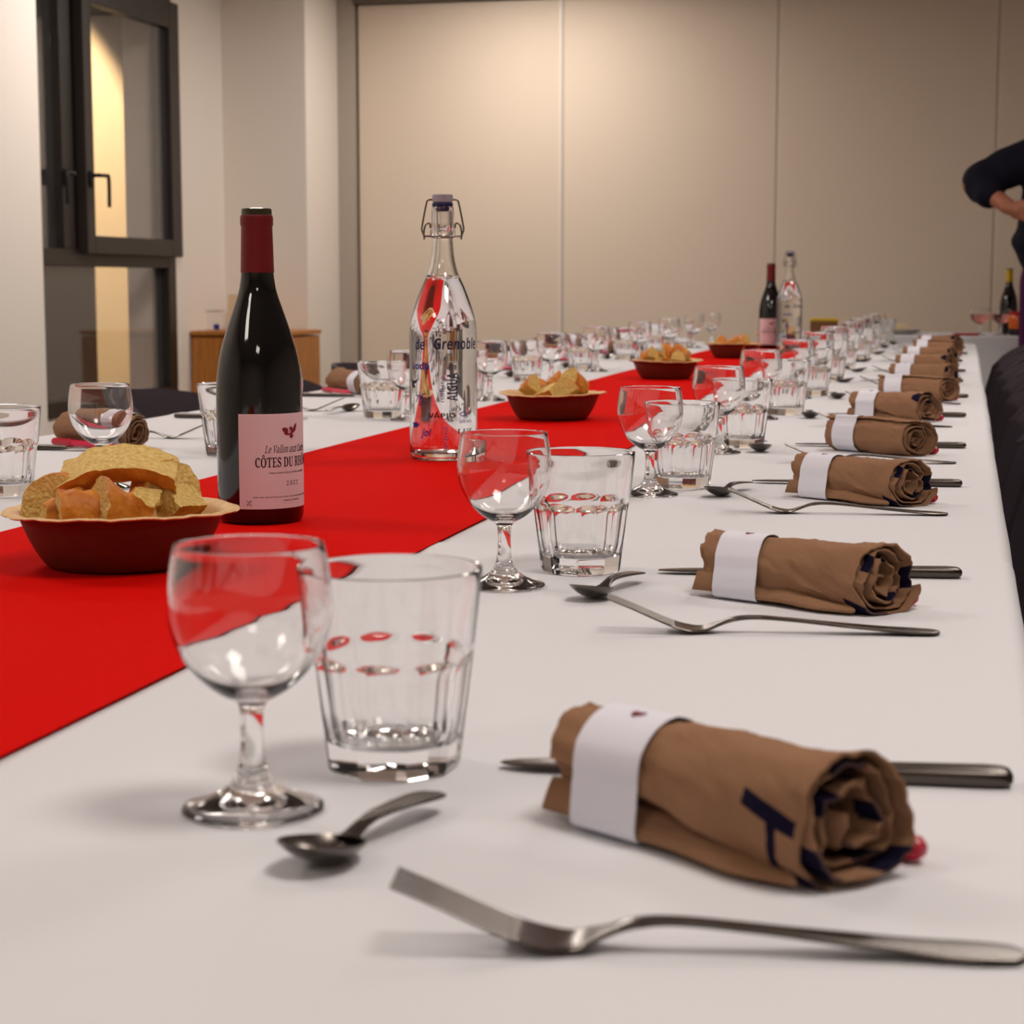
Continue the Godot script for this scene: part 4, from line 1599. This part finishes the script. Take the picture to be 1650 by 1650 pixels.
func build_side_table() -> void:
	var x0 := -0.78
	var x1 := 1.5
	var l0 := 8.42
	var l1 := 9.15
	var o := thing("side_table", "serving table standing across the room behind the long table", "table", Vector3((x0 + x1) / 2, 0, -(l0 + l1) / 2))
	var mb := MB.new()
	mb.box(Vector3(0, TOP - 0.0155, 0), Vector3(x1 - x0 - 0.012, 0.026, l1 - l0 - 0.012), 0.004)
	part("tabletop", mb.mesh(30), M.tabletop, o)
	for sx in [-1, 1]:
		for sz in [-1, 1]:
			var lg := MB.new()
			lg.tube([Vector3(sx * 1.05, TOP - 0.0285, sz * 0.28), Vector3(sx * 1.05, 0, sz * 0.28)], 0.016, 12)
			part("leg", lg.mesh(45), M.chrome, o)
	# cloth hanging to just above the floor, with soft folds
	mb = MB.new()
	var up := []
	var rows := []
	var n := 90
	var prof := [[0.0, 0.0], [0.35, 0.0], [0.68, 0.0], [0.95, 0.0], [0.99, 0.002], [1.0, 0.012], [1.0, 0.1], [1.0, 0.25], [1.0, 0.42], [1.0, 0.60], [1.0, 0.70]]
	for q in prof:
		var row := PackedVector3Array()
		for j in n:
			var a := TAU * j / n
			var cx := cos(a)
			var cz := sin(a)
			var sc: float = minf(1.0 / maxf(absf(cx), 0.001), 1.0 / maxf(absf(cz), 0.001))
			var p := Vector2(cx, cz) * sc
			var fold: float = q[1] * 0.035 * (0.6 + sin(a * 23.0) + 0.5 * sin(a * 41.0 + 1.0))
			row.append(Vector3((p.x * (x1 - x0) / 2) * q[0] + cx * fold, TOP - q[1], (p.y * (l1 - l0) / 2) * q[0] + cz * fold))
		rows.append(row)
	var inn := []
	for i in rows.size():
		var r: PackedVector3Array = rows[rows.size() - 1 - i]
		var rr := PackedVector3Array()
		for p in r:
			rr.append(Vector3(p.x * 0.9985, p.y - (0.0012 if p.y > TOP - 0.011 else 0.0), p.z * 0.997))
		inn.append(rr)
	mb.grid(rows + inn, true)
	mb.close(0)
	var cl := part("tablecloth", mb.mesh(50), M.cloth, self)
	cl.position = Vector3((x0 + x1) / 2, 0, -(l0 + l1) / 2)
	tag(cl, "white cloth hanging in folds from the serving table at the back", "tablecloth")
	# on it
	var cp := make_coupe()
	place(cp, W(0.060, 8.62), 0, "pink-filled stemmed glass left of its twin on the back serving table", "glass", "pink drinks on the serving table")
	place(cp, W(0.150, 8.64), 0, "pink-filled stemmed glass right beside the orange jar on the serving table", "glass", "pink drinks on the serving table")
	var jar := thing("jar", "orange jar with dark base beside the pink drinks", "jar", W(0.225, 8.60))
	mb = MB.new()
	mb.lathe([Vector2(0, 0), Vector2(0.038, 0), Vector2(0.042, 0.004), Vector2(0.042, 0.030), Vector2(0, 0.030)], 36)
	part("base", mb.mesh(40), M.black, jar)
	mb = MB.new()
	mb.lathe([Vector2(0, 0.030), Vector2(0.042, 0.030), Vector2(0.044, 0.045), Vector2(0.044, 0.075), Vector2(0.036, 0.088), Vector2(0, 0.088)], 36)
	part("body", mb.mesh(40), M.orange, jar)
	mb = MB.new()
	mb.lathe([Vector2(0, 0.088), Vector2(0.037, 0.088), Vector2(0.038, 0.092), Vector2(0.038, 0.102), Vector2(0.036, 0.104), Vector2(0, 0.104)], 36)
	part("lid", mb.mesh(40), M.red_napkin, jar)
	var nb := make_wine_bottle("sparkling_bottle", false, M.capsule_gold)
	place(nb, W(0.185, 8.86), PI, "dark bottle with yellow foil neck half hidden by the standing person", "bottle", "")
	var rn := thing("red_napkin", "flat folded red napkin near the edge of the serving table", "napkin", W(0.0, 8.56), 0.1)
	mb = MB.new()
	mb.box(Vector3(0, 0.003, 0), Vector3(0.11, 0.006, 0.08), 0.002)
	part("lower_layer", mb.mesh(40), M.red_napkin, rn)
	mb = MB.new()
	mb.box(Vector3(0.002, 0.0082, 0.002), Vector3(0.10, 0.0044, 0.075), 0.002)
	part("upper_layer", mb.mesh(40), M.red_napkin, rn)
	var st := thing("plate_stack", "stack of cream plates with a folded cloth at the far left of the serving table", "plates", W(-0.30, 8.72))
	for k in 4:
		mb = MB.new()
		mb.lathe([Vector2(0, 0.0), Vector2(0.065, 0.0), Vector2(0.075, 0.004), Vector2(0.102, 0.009), Vector2(0.104, 0.0105), Vector2(0.074, 0.006), Vector2(0.064, 0.003), Vector2(0, 0.003)], 40, Vector3(0, 0.0042 * k, 0))
		part("plate", mb.mesh(40), M.white, st)
	var fc := thing("folded_cloth", "cream folded cloth lying on the stack of plates", "cloth", W(-0.31, 8.72, TOP + 0.0166), 0.15)
	for k in 3:
		mb = MB.new()
		mb.box(Vector3(0.002 * k, 0.005 + 0.0088 * k, 0), Vector3(0.115 - 0.004 * k, 0.0086, 0.09), 0.003)
		part("layer", mb.mesh(40), M.cream, fc)
	var bx := thing("sweet_box", "low brown cardboard box with a yellow lid edge behind the glasses", "box", W(-0.62, 8.66), 0.1)
	mb = MB.new()
	mb.box(Vector3(0, 0.03, 0), Vector3(0.12, 0.06, 0.10), 0.003)
	part("carton", mb.mesh(30), M.card, bx)
	mb = MB.new()
	mb.box(Vector3(0, 0.065, 0), Vector3(0.126, 0.012, 0.106), 0.003)
	part("lid", mb.mesh(30), M.yellow, bx)


func build_person() -> void:
	var o := thing("person", "person in dark navy jacket and purple trousers with one elbow raised", "person", Vector3(0.46, 0, -7.80))
	# origin between the feet, facing +z
	var sk := [
		[Vector3(0, 1.00, 0), Vector3(0, 1.42, 0), 0.12, 0.13, Vector3(1.2, 1, 0.8)], [Vector3(0, 1.46, -0.01), Vector3(0, 1.60, 0.01), 0.062, 0.056],
		[Vector3(-0.17, 1.48, 0), Vector3(0.17, 1.48, 0), 0.055, 0.055],
		[Vector3(-0.17, 1.48, 0), Vector3(-0.445, 1.365, 0.02), 0.05, 0.042], [Vector3(-0.445, 1.365, 0.02), Vector3(-0.300, 1.262, 0.16), 0.042, 0.030],
		[Vector3(0.17, 1.48, 0), Vector3(0.30, 1.22, 0.0), 0.05, 0.042], [Vector3(0.30, 1.22, 0.0), Vector3(0.17, 1.12, 0.20), 0.042, 0.030],
		[Vector3(-0.10, 0.98, 0), Vector3(-0.12, 0.52, 0.01), 0.085, 0.058], [Vector3(-0.12, 0.52, 0.01), Vector3(-0.13, 0.08, -0.02), 0.056, 0.038],
		[Vector3(0.10, 0.98, 0), Vector3(0.12, 0.52, 0.01), 0.085, 0.058], [Vector3(0.12, 0.52, 0.01), Vector3(0.13, 0.08, -0.02), 0.056, 0.038]]
	var st := SurfaceTool.new()
	st.begin(Mesh.PRIMITIVE_TRIANGLES)
	st.append_from(figure(sk, 0.016, 0.02), 0, Transform3D())
	var head := [
		[Vector3(0, 1.735, -0.015), Vector3(0, 1.745, 0.0), 0.088, 0.088, Vector3(0.92, 1.15, 1.05)], [Vector3(0, 1.665, 0.03), Vector3(0, 1.650, 0.045), 0.056, 0.042],
		[Vector3(0, 1.715, 0.094), Vector3(0, 1.690, 0.110), 0.009, 0.014], [Vector3(-0.02, 1.660, 0.088), Vector3(0.02, 1.660, 0.088), 0.009, 0.009],
		[Vector3(-0.036, 1.738, 0.075), Vector3(-0.018, 1.738, 0.082), 0.012, 0.010], [Vector3(0.036, 1.738, 0.075), Vector3(0.018, 1.738, 0.082), 0.012, 0.010],
		[Vector3(-0.086, 1.735, -0.01), Vector3(-0.088, 1.700, -0.005), 0.014, 0.009], [Vector3(0.086, 1.735, -0.01), Vector3(0.088, 1.700, -0.005), 0.014, 0.009],
		[Vector3(0, 1.62, 0.0), Vector3(0, 1.56, 0.0), 0.056, 0.056]]
	st.append_from(figure(head, 0.006, 0.012), 0, Transform3D())
	for s in [-1.0, 1.0]:
		var wr := Vector3(-0.300, 1.262, 0.16) if s < 0 else Vector3(0.17, 1.12, 0.20)
		var dir := (Vector3(0.10, -0.030, 0.025) if s < 0 else Vector3(-0.10, -0.02, 0.03)).normalized()
		var across := Vector3(0, 1, 0.2).normalized()
		across = (across - dir * across.dot(dir)).normalized()
		var nor: Vector3 = dir.cross(across) * (-s)
		var pm := wr + dir * 0.085
		var hb := [[wr - dir * 0.02, wr + dir * 0.02, 0.027, 0.026], [wr + dir * 0.02 + across * 0.015, pm + across * 0.024, 0.020, 0.013], [wr + dir * 0.02 - across * 0.015, pm - across * 0.024, 0.020, 0.013], [wr + dir * 0.03, pm, 0.020, 0.013]]
		for k in 4:
			var c := pm + across * (0.0285 - 0.019 * k)
			var len: float = [0.068, 0.078, 0.072, 0.056][k]
			var m1: Vector3 = c + dir * len * 0.45 + nor * -0.006
			var m2: Vector3 = m1 + (dir - nor * 0.7).normalized() * len * 0.3
			hb.append([c, m1, 0.0092, 0.0086])
			hb.append([m1, m2, 0.0086, 0.0080])
			hb.append([m2, m2 + (dir * 0.6 - nor).normalized() * len * 0.25, 0.0080, 0.0070])
		var tb := wr + dir * 0.03 + across * 0.024
		var t1: Vector3 = tb + (dir * 0.8 + across * 0.8 - nor * 0.2).normalized() * 0.042
		hb.append([tb, t1, 0.013, 0.010])
		hb.append([t1, t1 + (dir + across * 0.25 - nor * 0.3).normalized() * 0.032, 0.010, 0.008])
		st.append_from(figure(hb, 0.004, 0.006), 0, Transform3D())
	part("body", st.commit(), M.skin, o)
	var jk := [
		[Vector3(0, 1.16, 0), Vector3(0, 1.42, -0.01), 0.165, 0.155, Vector3(1.70, 1, 0.85)], [Vector3(-0.10, 1.14, 0), Vector3(0.10, 1.14, 0), 0.175, 0.175, Vector3(1.12, 0.45, 0.85)],
		[Vector3(-0.085, 1.14, 0), Vector3(-0.075, 1.32, 0), 0.195, 0.185, Vector3(1, 1, 0.8)], [Vector3(-0.16, 1.485, 0), Vector3(0.16, 1.485, 0), 0.078, 0.078], [Vector3(0, 1.53, -0.02), Vector3(0, 1.555, -0.02), 0.07, 0.068],
		[Vector3(-0.17, 1.48, 0), Vector3(-0.32, 1.425, 0.0), 0.084, 0.078], [Vector3(-0.32, 1.425, 0.0), Vector3(-0.415, 1.375, 0.015), 0.066, 0.072], [Vector3(-0.415, 1.372, 0.015), Vector3(-0.385, 1.325, 0.075), 0.068, 0.060],
		[Vector3(0.17, 1.48, 0), Vector3(0.30, 1.23, 0.0), 0.082, 0.064], [Vector3(0.30, 1.23, 0.0), Vector3(0.22, 1.16, 0.12), 0.064, 0.054]]
	# folds of the sleeve
	for k in 6:
		var c := Vector3(-0.21 - 0.042 * k, 1.470 - 0.019 * k, 0.004 * k)
		jk.append([c + Vector3(0.010, 0.052, 0.0), c + Vector3(-0.012, -0.055, 0.01), 0.026, 0.026])
	part("jacket", figure(jk, 0.012, 0.022), M.jacket, o)
	var tr := [
		[Vector3(-0.08, 1.02, 0), Vector3(0.08, 1.02, 0), 0.150, 0.150, Vector3(1.1, 1, 0.8)],
		[Vector3(-0.13, 0.96, 0), Vector3(-0.15, 0.52, 0.01), 0.128, 0.105], [Vector3(-0.15, 0.52, 0.01), Vector3(-0.15, 0.10, -0.02), 0.105, 0.098],
		[Vector3(0.13, 0.96, 0), Vector3(0.15, 0.52, 0.01), 0.128, 0.105], [Vector3(0.15, 0.52, 0.01), Vector3(0.15, 0.10, -0.02), 0.105, 0.098]]
	part("trousers", figure(tr, 0.016, 0.03), M.trousers, o)
	for s in [-1, 1]:
		var sh := [[Vector3(0.14 * s, 0.045, -0.05), Vector3(0.145 * s, 0.04, 0.13), 0.045, 0.038], [Vector3(0.14 * s, 0.07, -0.05), Vector3(0.14 * s, 0.10, -0.05), 0.045, 0.042]]
		part("shoe", figure(sh, 0.010, 0.02), M.black, o)
	var hr := [[Vector3(0, 1.765, -0.03), Vector3(0, 1.775, -0.015), 0.092, 0.092, Vector3(0.98, 1.05, 1.05)], [Vector3(0, 1.72, -0.07), Vector3(0, 1.62, -0.08), 0.065, 0.045, Vector3(1.2, 1, 0.8)]]
	part("hair", figure(hr, 0.010, 0.02), M.hair, o)
	for s in [-1, 1]:
		var e := MB.new()
		e.lathe([Vector2(0, -0.0085), Vector2(0.0060, -0.006), Vector2(0.0085, 0), Vector2(0.0060, 0.006), Vector2(0, 0.0085)], 14)
		var em := part("eye", e.mesh(80), M.black, o)
		em.position = Vector3(0.030 * s, 1.732, 0.086)


# ------------------------------------------------------------------ the scene
func _ready() -> void:
	# camera: a hand's height above the cloth, looking a little left of the table's length and slightly down
	var cam := Camera3D.new()
	cam.name = "camera"
	add_child(cam)
	var at := CameraAttributesPhysical.new()
	at.frustum_focal_length = 35.0
	at.frustum_focus_distance = 1.75
	at.frustum_near = 0.05
	at.frustum_far = 60.0
	at.exposure_aperture = 8.6
	cam.attributes = at
	cam.projection = Camera3D.PROJECTION_PERSPECTIVE
	cam.keep_aspect = Camera3D.KEEP_HEIGHT
	cam.fov = rad_to_deg(2.0 * atan(825.0 / 3060.0))
	cam.position = Vector3(0, TOP + 0.225, 0)
	cam.rotation = Vector3(-deg_to_rad(6.8575), deg_to_rad(13.378), 0)
	cam.current = true
	var we := WorldEnvironment.new()
	we.name = "environment"
	var env := Environment.new()
	env.background_mode = Environment.BG_COLOR
	env.background_color = Color(0.02, 0.02, 0.03)
	env.tonemap_mode = Environment.TONE_MAPPER_LINEAR
	env.tonemap_exposure = 0.88
	env.sdfgi_enabled = true
	env.ssao_enabled = true
	env.ssil_enabled = true
	we.environment = env
	add_child(we)
	rng.seed = 11
	make_materials()
	lamp_panel(-2.20, 9.10, "square ceiling light close to the back partition", 2.25)
	lamp_panel(-2.45, 6.70, "square ceiling light in the left row beside the window", 2.9)
	lamp_panel(-2.20, 4.30, "square ceiling light in the left row at mid room", 1.6)
	lamp_panel(-2.20, 1.90, "square ceiling light in the left row near the camera", 1.7)
	lamp_panel(-1.75, -0.70, "square ceiling light in the left row behind the camera", 0.9)
	lamp_panel(0.45, -1.60, "square ceiling light in the right row behind the camera", 0.7)
	lamp_panel(0.45, 5.60, "square ceiling light in the right row at mid room", 1.5)
	lamp_panel(0.45, 3.20, "square ceiling light in the right row over the place settings", 1.6)
	lamp_panel(0.45, 0.80, "square ceiling light in the right row over the camera", 1.75)

	build_room()
	build_cabinet()
	build_side_table()

	# the long table: tables end to end, each with its cloth, and one runner
	var seams := [-0.45, 1.583, 3.10, 4.40, 5.75, 7.40]
	var which := ["nearest", "second", "third", "fourth", "farthest"]
	for i in 5:
		add_table(seams[i], seams[i + 1], "%s of the tables joined end to end under white cloths" % which[i])
		add_tablecloth(seams[i], seams[i + 1] - 0.0005, i == 0, i == 4, [0.001, 0.0, 0.0015, 0.0, 0.001][i], "%s white cloth along the long table, counted from the camera" % which[i])
	var rmb := MB.new()
	var rows := []
	var nr := 160
	for i in nr + 1:
		var l := lerpf(-0.45, 7.3, float(i) / nr)
		var row := PackedVector3Array()
		var e0 := 0.002 * sin(l * 1.7) + 0.0012 * sin(l * 5.1)
		var e1 := 0.002 * sin(l * 1.3 + 1.0)
		for j in 13:
			row.append(Vector3(lerpf(-0.845 + e0, -0.442 + e1, j / 12.0), RUN - 0.0004 * (0.5 + 0.5 * sin(l * 9.0 + j)), -l))
		for j in 13:
			row.append(Vector3(lerpf(-0.442 + e1, -0.845 + e0, j / 12.0), RUN - 0.0012, -l))
		rows.append(row)
	rmb.loft(rows)
	tag(part("table_runner", rmb.mesh(40), M.red, self), "red cloth runner along the middle of the long white table", "table runner")

	# place settings
	var wine := make_wine_glass()
	var tumbler := make_tumbler()
	var fork := make_fork()
	var knife := make_knife()
	var spoon := make_spoon()
	var pen := make_pen()
	var rolls := [make_roll(0, 3, 0), make_roll(1, 8, 1), make_roll(2, 21, 2), make_roll(0, 33, 1)]
	var wr := [[-0.293, 0.750], [-0.331, 1.367], [-0.325, 2.005], [-0.318, 2.53], [-0.330, 3.18], [-0.322, 3.78], [-0.325, 4.37], [-0.330, 4.97], [-0.322, 5.6], [-0.33, 6.2], [-0.325, 6.80], [-0.32, 7.16]]
	var tr := [[-0.256, 0.835], [-0.290, 1.455], [-0.303, 2.090], [-0.298, 2.625], [-0.300, 3.30], [-0.298, 3.88], [-0.305, 4.48], [-0.310, 5.08], [-0.305, 5.70], [-0.310, 6.30], [-0.305, 6.90], [-0.295, 7.25]]
	var sr := [[-0.238, 0.683], [-0.255, 1.325], [-0.250, 2.006], [-0.265, 2.558], [-0.250, 3.221], [-0.241, 3.781], [-0.264, 4.397], [-0.263, 4.948], [-0.280, 5.58], [-0.267, 6.20], [-0.275, 6.80], [-0.261, 7.20]]
	var sa := [-14.0, -12.0, -14.0, 4.0, 6.0, 12.0, 75.0, 80.0, 84.0, 70.0, 8.0, 5.0]
	var nr_ := [[-0.092, 0.745, 29.0, 0], [-0.110, 1.346, 23.0, 1], [-0.106, 2.004, 30.0, 1], [-0.113, 2.58, 31.0, 2], [-0.114, 3.21, 27.0, 3], [-0.092, 3.78, 20.0, 2], [-0.092, 4.38, 17.0, 1], [-0.098, 4.94, 15.0, 3], [-0.10, 5.58, 14.0, 1], [-0.09, 6.20, 17.0, 2], [-0.088, 6.78, 19.0, 3]]
	var kr := [[0.026, 0.867, 5.5], [0.002, 1.490, 8.0], [0.001, 2.168, 3.0], [0.005, 2.682, 3.0], [0.005, 3.313, 2.0], [0.009, 3.876, 3.0], [-0.002, 4.487, 1.0], [0.003, 5.011, 2.0], [-0.006, 5.66, 2.0], [0.008, 6.28, 1.0], [0.0, 6.86, 2.0]]
	var fr := [[0.026, 0.638, 8.8], [-0.011, 1.240, 10.0], [-0.012, 1.894, 6.0], [-0.007, 2.446, 8.0], [-0.016, 3.063, 5.0], [-0.005, 3.66, 6.0], [-0.01, 4.26, 4.0], [-0.01, 4.82, 4.0], [-0.012, 5.46, 3.0], [-0.006, 6.08, 4.0], [-0.01, 6.66, 3.0]]
	var w1 := ["nearest", "second", "third", "fourth", "fifth", "sixth", "seventh", "eighth", "ninth", "tenth", "eleventh", "farthest"]
	for i in 12:
		place(wine, W(wr[i][0], wr[i][1]), i * 0.7, "%s empty stemmed wine glass in the row right of the red runner" % w1[i], "wine glass", "wine glasses right of the runner")
		place(tumbler, W(tr[i][0], tr[i][1]), 0.13 + i * 0.31, "%s faceted water tumbler in the row right of the red runner" % w1[i], "tumbler", "tumblers right of the runner")
		place(spoon, W(sr[i][0], sr[i][1]), deg_to_rad(sa[i]), "%s small steel spoon in the row near the right table edge" % w1[i], "spoon", "spoons near the right edge")
	for i in 11:
		var q: Array = nr_[i]
		var o := place(rolls[q[3]], W(q[0], q[1]), -deg_to_rad(q[2] + 4.0), "%s rolled tan cotton napkin with white band along the right table edge" % w1[i], "napkin", "rolled napkins along the right edge")
		var off := Vector3(0.007, 0, -0.0335).rotated(Vector3.UP, -deg_to_rad(q[2]))
		place(pen, W(q[0], q[1]) + off, -deg_to_rad(q[2]), "pink pen tucked behind the %s rolled napkin on the right side" % w1[i], "pen", "pink pens behind the right napkins")
		place(knife, W(kr[i][0], kr[i][1]), deg_to_rad(kr[i][2]), "%s steel table knife passing behind a napkin on the right side" % w1[i], "knife", "knives along the right edge")
		place(fork, W(fr[i][0], fr[i][1]), deg_to_rad(fr[i][2]), "%s steel fork with raised tines in front of a right-hand napkin" % w1[i], "fork", "forks along the right edge")
	# across the table everything is turned round
	var wl := [[-0.925, 1.93], [-0.905, 2.43], [-0.895, 3.02], [-0.893, 3.57], [-0.905, 4.19], [-0.925, 4.83], [-0.925, 5.50], [-0.92, 6.04], [-0.935, 6.70], [-0.93, 7.15]]
	var tl := [[-1.000, 1.845], [-0.940, 2.345], [-0.955, 3.07], [-0.965, 3.67], [-0.985, 4.29], [-0.985, 4.92], [-0.990, 5.62], [-0.985, 6.12], [-0.99, 6.80]]
	var nl := [[-1.162, 2.435, 27.0, 2], [-1.170, 3.06, 25.0, 1], [-1.232, 3.75, 48.0, 3], [-1.18, 4.33, 24.0, 1], [-1.185, 4.88, 28.0, 2], [-1.165, 5.49, 20.0, 3], [-1.17, 6.10, 22.0, 1], [-1.17, 6.70, 22.0, 2]]
	var sl := [[-1.020, 2.545, 205.0], [-1.060, 3.215, 172.0], [-1.06, 3.88, 180.0], [-1.072, 4.50, 176.0], [-1.049, 5.04, 180.0], [-1.05, 5.66, 180.0], [-1.05, 6.27, 180.0], [-1.05, 6.85, 180.0]]
	var fork_off := [0.135, 0.13, 0.16, 0.13, 0.13, 0.13, 0.13, 0.13]
	for i in 10:
		place(wine, W(wl[i][0], wl[i][1]), 0.4 + i, "%s empty stemmed wine glass in the row left of the red runner" % (w1[i] if i < 9 else "farthest"), "wine glass", "wine glasses left of the runner")
	for i in 9:
		place(tumbler, W(tl[i][0], tl[i][1]), 0.5 + i * 0.27, "%s faceted water tumbler in the row left of the red runner" % (w1[i] if i < 8 else "farthest"), "tumbler", "tumblers left of the runner")
	for i in 8:
		var q: Array = nl[i]
		var name_: String = w1[i] if i < 7 else "farthest"
		var turn := PI - deg_to_rad(q[2])
		place(rolls[q[3]], W(q[0], q[1]), turn, "%s rolled tan cotton napkin with white band along the left table edge" % name_, "napkin", "rolled napkins along the left edge")
		var off := Vector3(0.004, 0, -0.0345).rotated(Vector3.UP, turn)
		place(pen, W(q[0], q[1]) + off, turn, "bright pink pen lying in front of the %s left-hand napkin" % name_, "pen", "pink pens before the left napkins")
		place(knife, W(-1.295, q[1] - 0.075 - (0.06 if i == 2 else 0.0)), PI + deg_to_rad(2.0), "%s steel table knife on the left side, nearer than its napkin" % name_, "knife", "knives along the left edge")
		place(fork, W(-1.285, q[1] + fork_off[i]), PI + deg_to_rad(6.0), "%s steel fork on the left side, just beyond its napkin" % name_, "fork", "forks along the left edge")
		place(spoon, W(sl[i][0], sl[i][1]), deg_to_rad(sl[i][2]), "%s small steel spoon in the row near the left table edge" % name_, "spoon", "spoons near the left edge")

	# bottles
	var wb := make_wine_bottle("wine_bottle", true, M.capsule)
	place(wb, W(-0.643, 1.679, RUN), deg_to_rad(63.0), "dark red wine bottle with pink label beside the nearest bread bowl", "bottle", "red wine bottles on the runner")
	place(wb, W(-0.655, 6.60, RUN), deg_to_rad(10.0), "far red wine bottle with pink label beside the far water bottle", "bottle", "red wine bottles on the runner")
	var cf := make_carafe()
	place(cf, W(-0.646, 2.338, RUN), deg_to_rad(15.4), "clear swing-top water bottle printed with blue words behind the wine bottle", "bottle", "swing-top water bottles")
	place(cf, W(-0.585, 6.53, RUN), deg_to_rad(40.0), "far swing-top water bottle next to the far wine bottle", "bottle", "swing-top water bottles")

	# bread
	bread_kinds = [make_bread(1, Vector3(0.040, 0.030, 0.042), 0.8), make_bread(2, Vector3(0.034, 0.036, 0.044), 0.5), make_bread(3, Vector3(0.088, 0.020, 0.050), 0.85, -0.013), make_bread(4, Vector3(0.020, 0.036, 0.058), 1.0)]
	var bowl := make_bowl()
	var bl := [[-0.648, 1.385, 1.0], [-0.660, 3.064, 0.96], [-0.685, 4.44, 0.95], [-0.680, 5.74, 0.95], [-0.665, 7.0, 0.95]]
	var bw := ["nearest", "second nearest", "third nearest", "fourth nearest", "farthest"]
	for i in 5:
		var b := place(bowl, W(bl[i][0], bl[i][1], RUN), i * 0.9, "%s brown palm-leaf bowl of bread on the red runner" % bw[i], "bowl", "bread bowls on the runner")
		b.scale = Vector3.ONE * bl[i][2]
	var near := [
		[3, Vector3(-0.046, 0.038, 0.002), Vector3(-12, 75, 0), 1.0, "pale slice of bread at the left end of the nearest bowl"],
		[1, Vector3(-0.048, 0.038, 0.026), Vector3(0, 200, 8), 0.80, "small crusty wedge at the front left of the nearest bowl"],
		[0, Vector3(-0.028, 0.039, 0.036), Vector3(18, 10, 4), 0.95, "orange crusted chunk at the front of the nearest bowl"],
		[1, Vector3(-0.004, 0.038, 0.040), Vector3(10, 20, -8), 1.0, "glossy crusted wedge before the large slice in the nearest bowl"],
		[2, Vector3(-0.002, 0.074, -0.002), Vector3(-163, -6, -3), 1.05, "large arched slice on top of the nearest bread bowl"],
		[1, Vector3(0.022, 0.040, 0.030), Vector3(24, -10, 66), 1.15, "tall crusted chunk right of centre in the nearest bowl"],
		[3, Vector3(0.036, 0.046, -0.002), Vector3(0, -52, 14), 1.0, "curved piece leaning over the right side of the nearest bowl"],
		[0, Vector3(0.050, 0.056, 0.010), Vector3(215, 30, 10), 0.75, "small pale piece at the right of the nearest bowl"]]
	for q in near:
		add_bread(q[0], W(bl[0][0], bl[0][1], RUN) + Vector3(q[1]).rotated(Vector3.UP, deg_to_rad(25.0)), Vector3(q[2]) + Vector3(0, 25, 0), q[3], q[4], "bread in the nearest bowl")
	var spots := [[Vector3(-0.045, 0.048, 0.020), "leftmost piece"], [Vector3(-0.018, 0.050, 0.034), "front left piece"], [Vector3(0.006, 0.050, -0.006), "dark crusted middle piece"], [Vector3(0.020, 0.040, 0.050), "low front piece"], [Vector3(0.034, 0.052, 0.018), "upright right piece"], [Vector3(0.054, 0.046, -0.004), "rightmost piece"], [Vector3(-0.020, 0.036, -0.040), "rear left piece"], [Vector3(0.024, 0.036, -0.042), "rear right piece"]]
	for i in range(1, 5):
		for k in (8 if i < 4 else 5):
			var p: Vector3 = spots[k][0]
			var flat := 1.0 if i < 3 else 0.8
			add_bread([3, 1, 0, 1, 3, 0, 0, 3][(k + i) % 8], W(bl[i][0], bl[i][1], RUN) + Vector3(p.x * 0.95, p.y * flat, p.z).rotated(Vector3.UP, 0.3), Vector3(rng.randf_range(-25, 40) + (180.0 if k in [1, 5] else 0.0), rng.randf_range(0, 360), rng.randf_range(-35, 35)), rng.randf_range(0.75, 0.95), "%s of bread in the %s bowl" % [spots[k][1], bw[i]], "bread in the %s bowl" % bw[i])

	# chairs
	var chair := make_chair()
	var rc := [1.55, 2.15, 2.75, 3.35, 3.95, 4.55, 5.15, 5.75, 6.35, 6.95]
	for i in rc.size():
		place(chair, Vector3(-0.005, 0, -rc[i]), 0, "%s dark upholstered chair pushed up to the right table edge" % (w1[i] if i < 9 else "farthest"), "chair", "chairs on the right side")
	var lc := [3.44, 4.05, 4.74, 5.34, 6.30, 7.12]
	for i in lc.size():
		place(chair, Vector3(-1.305, 0, -lc[i]), PI, "%s dark upholstered chair along the left table edge before the cabinet wall" % (w1[i] if i < 5 else "farthest"), "chair", "chairs on the left side")
	build_person()
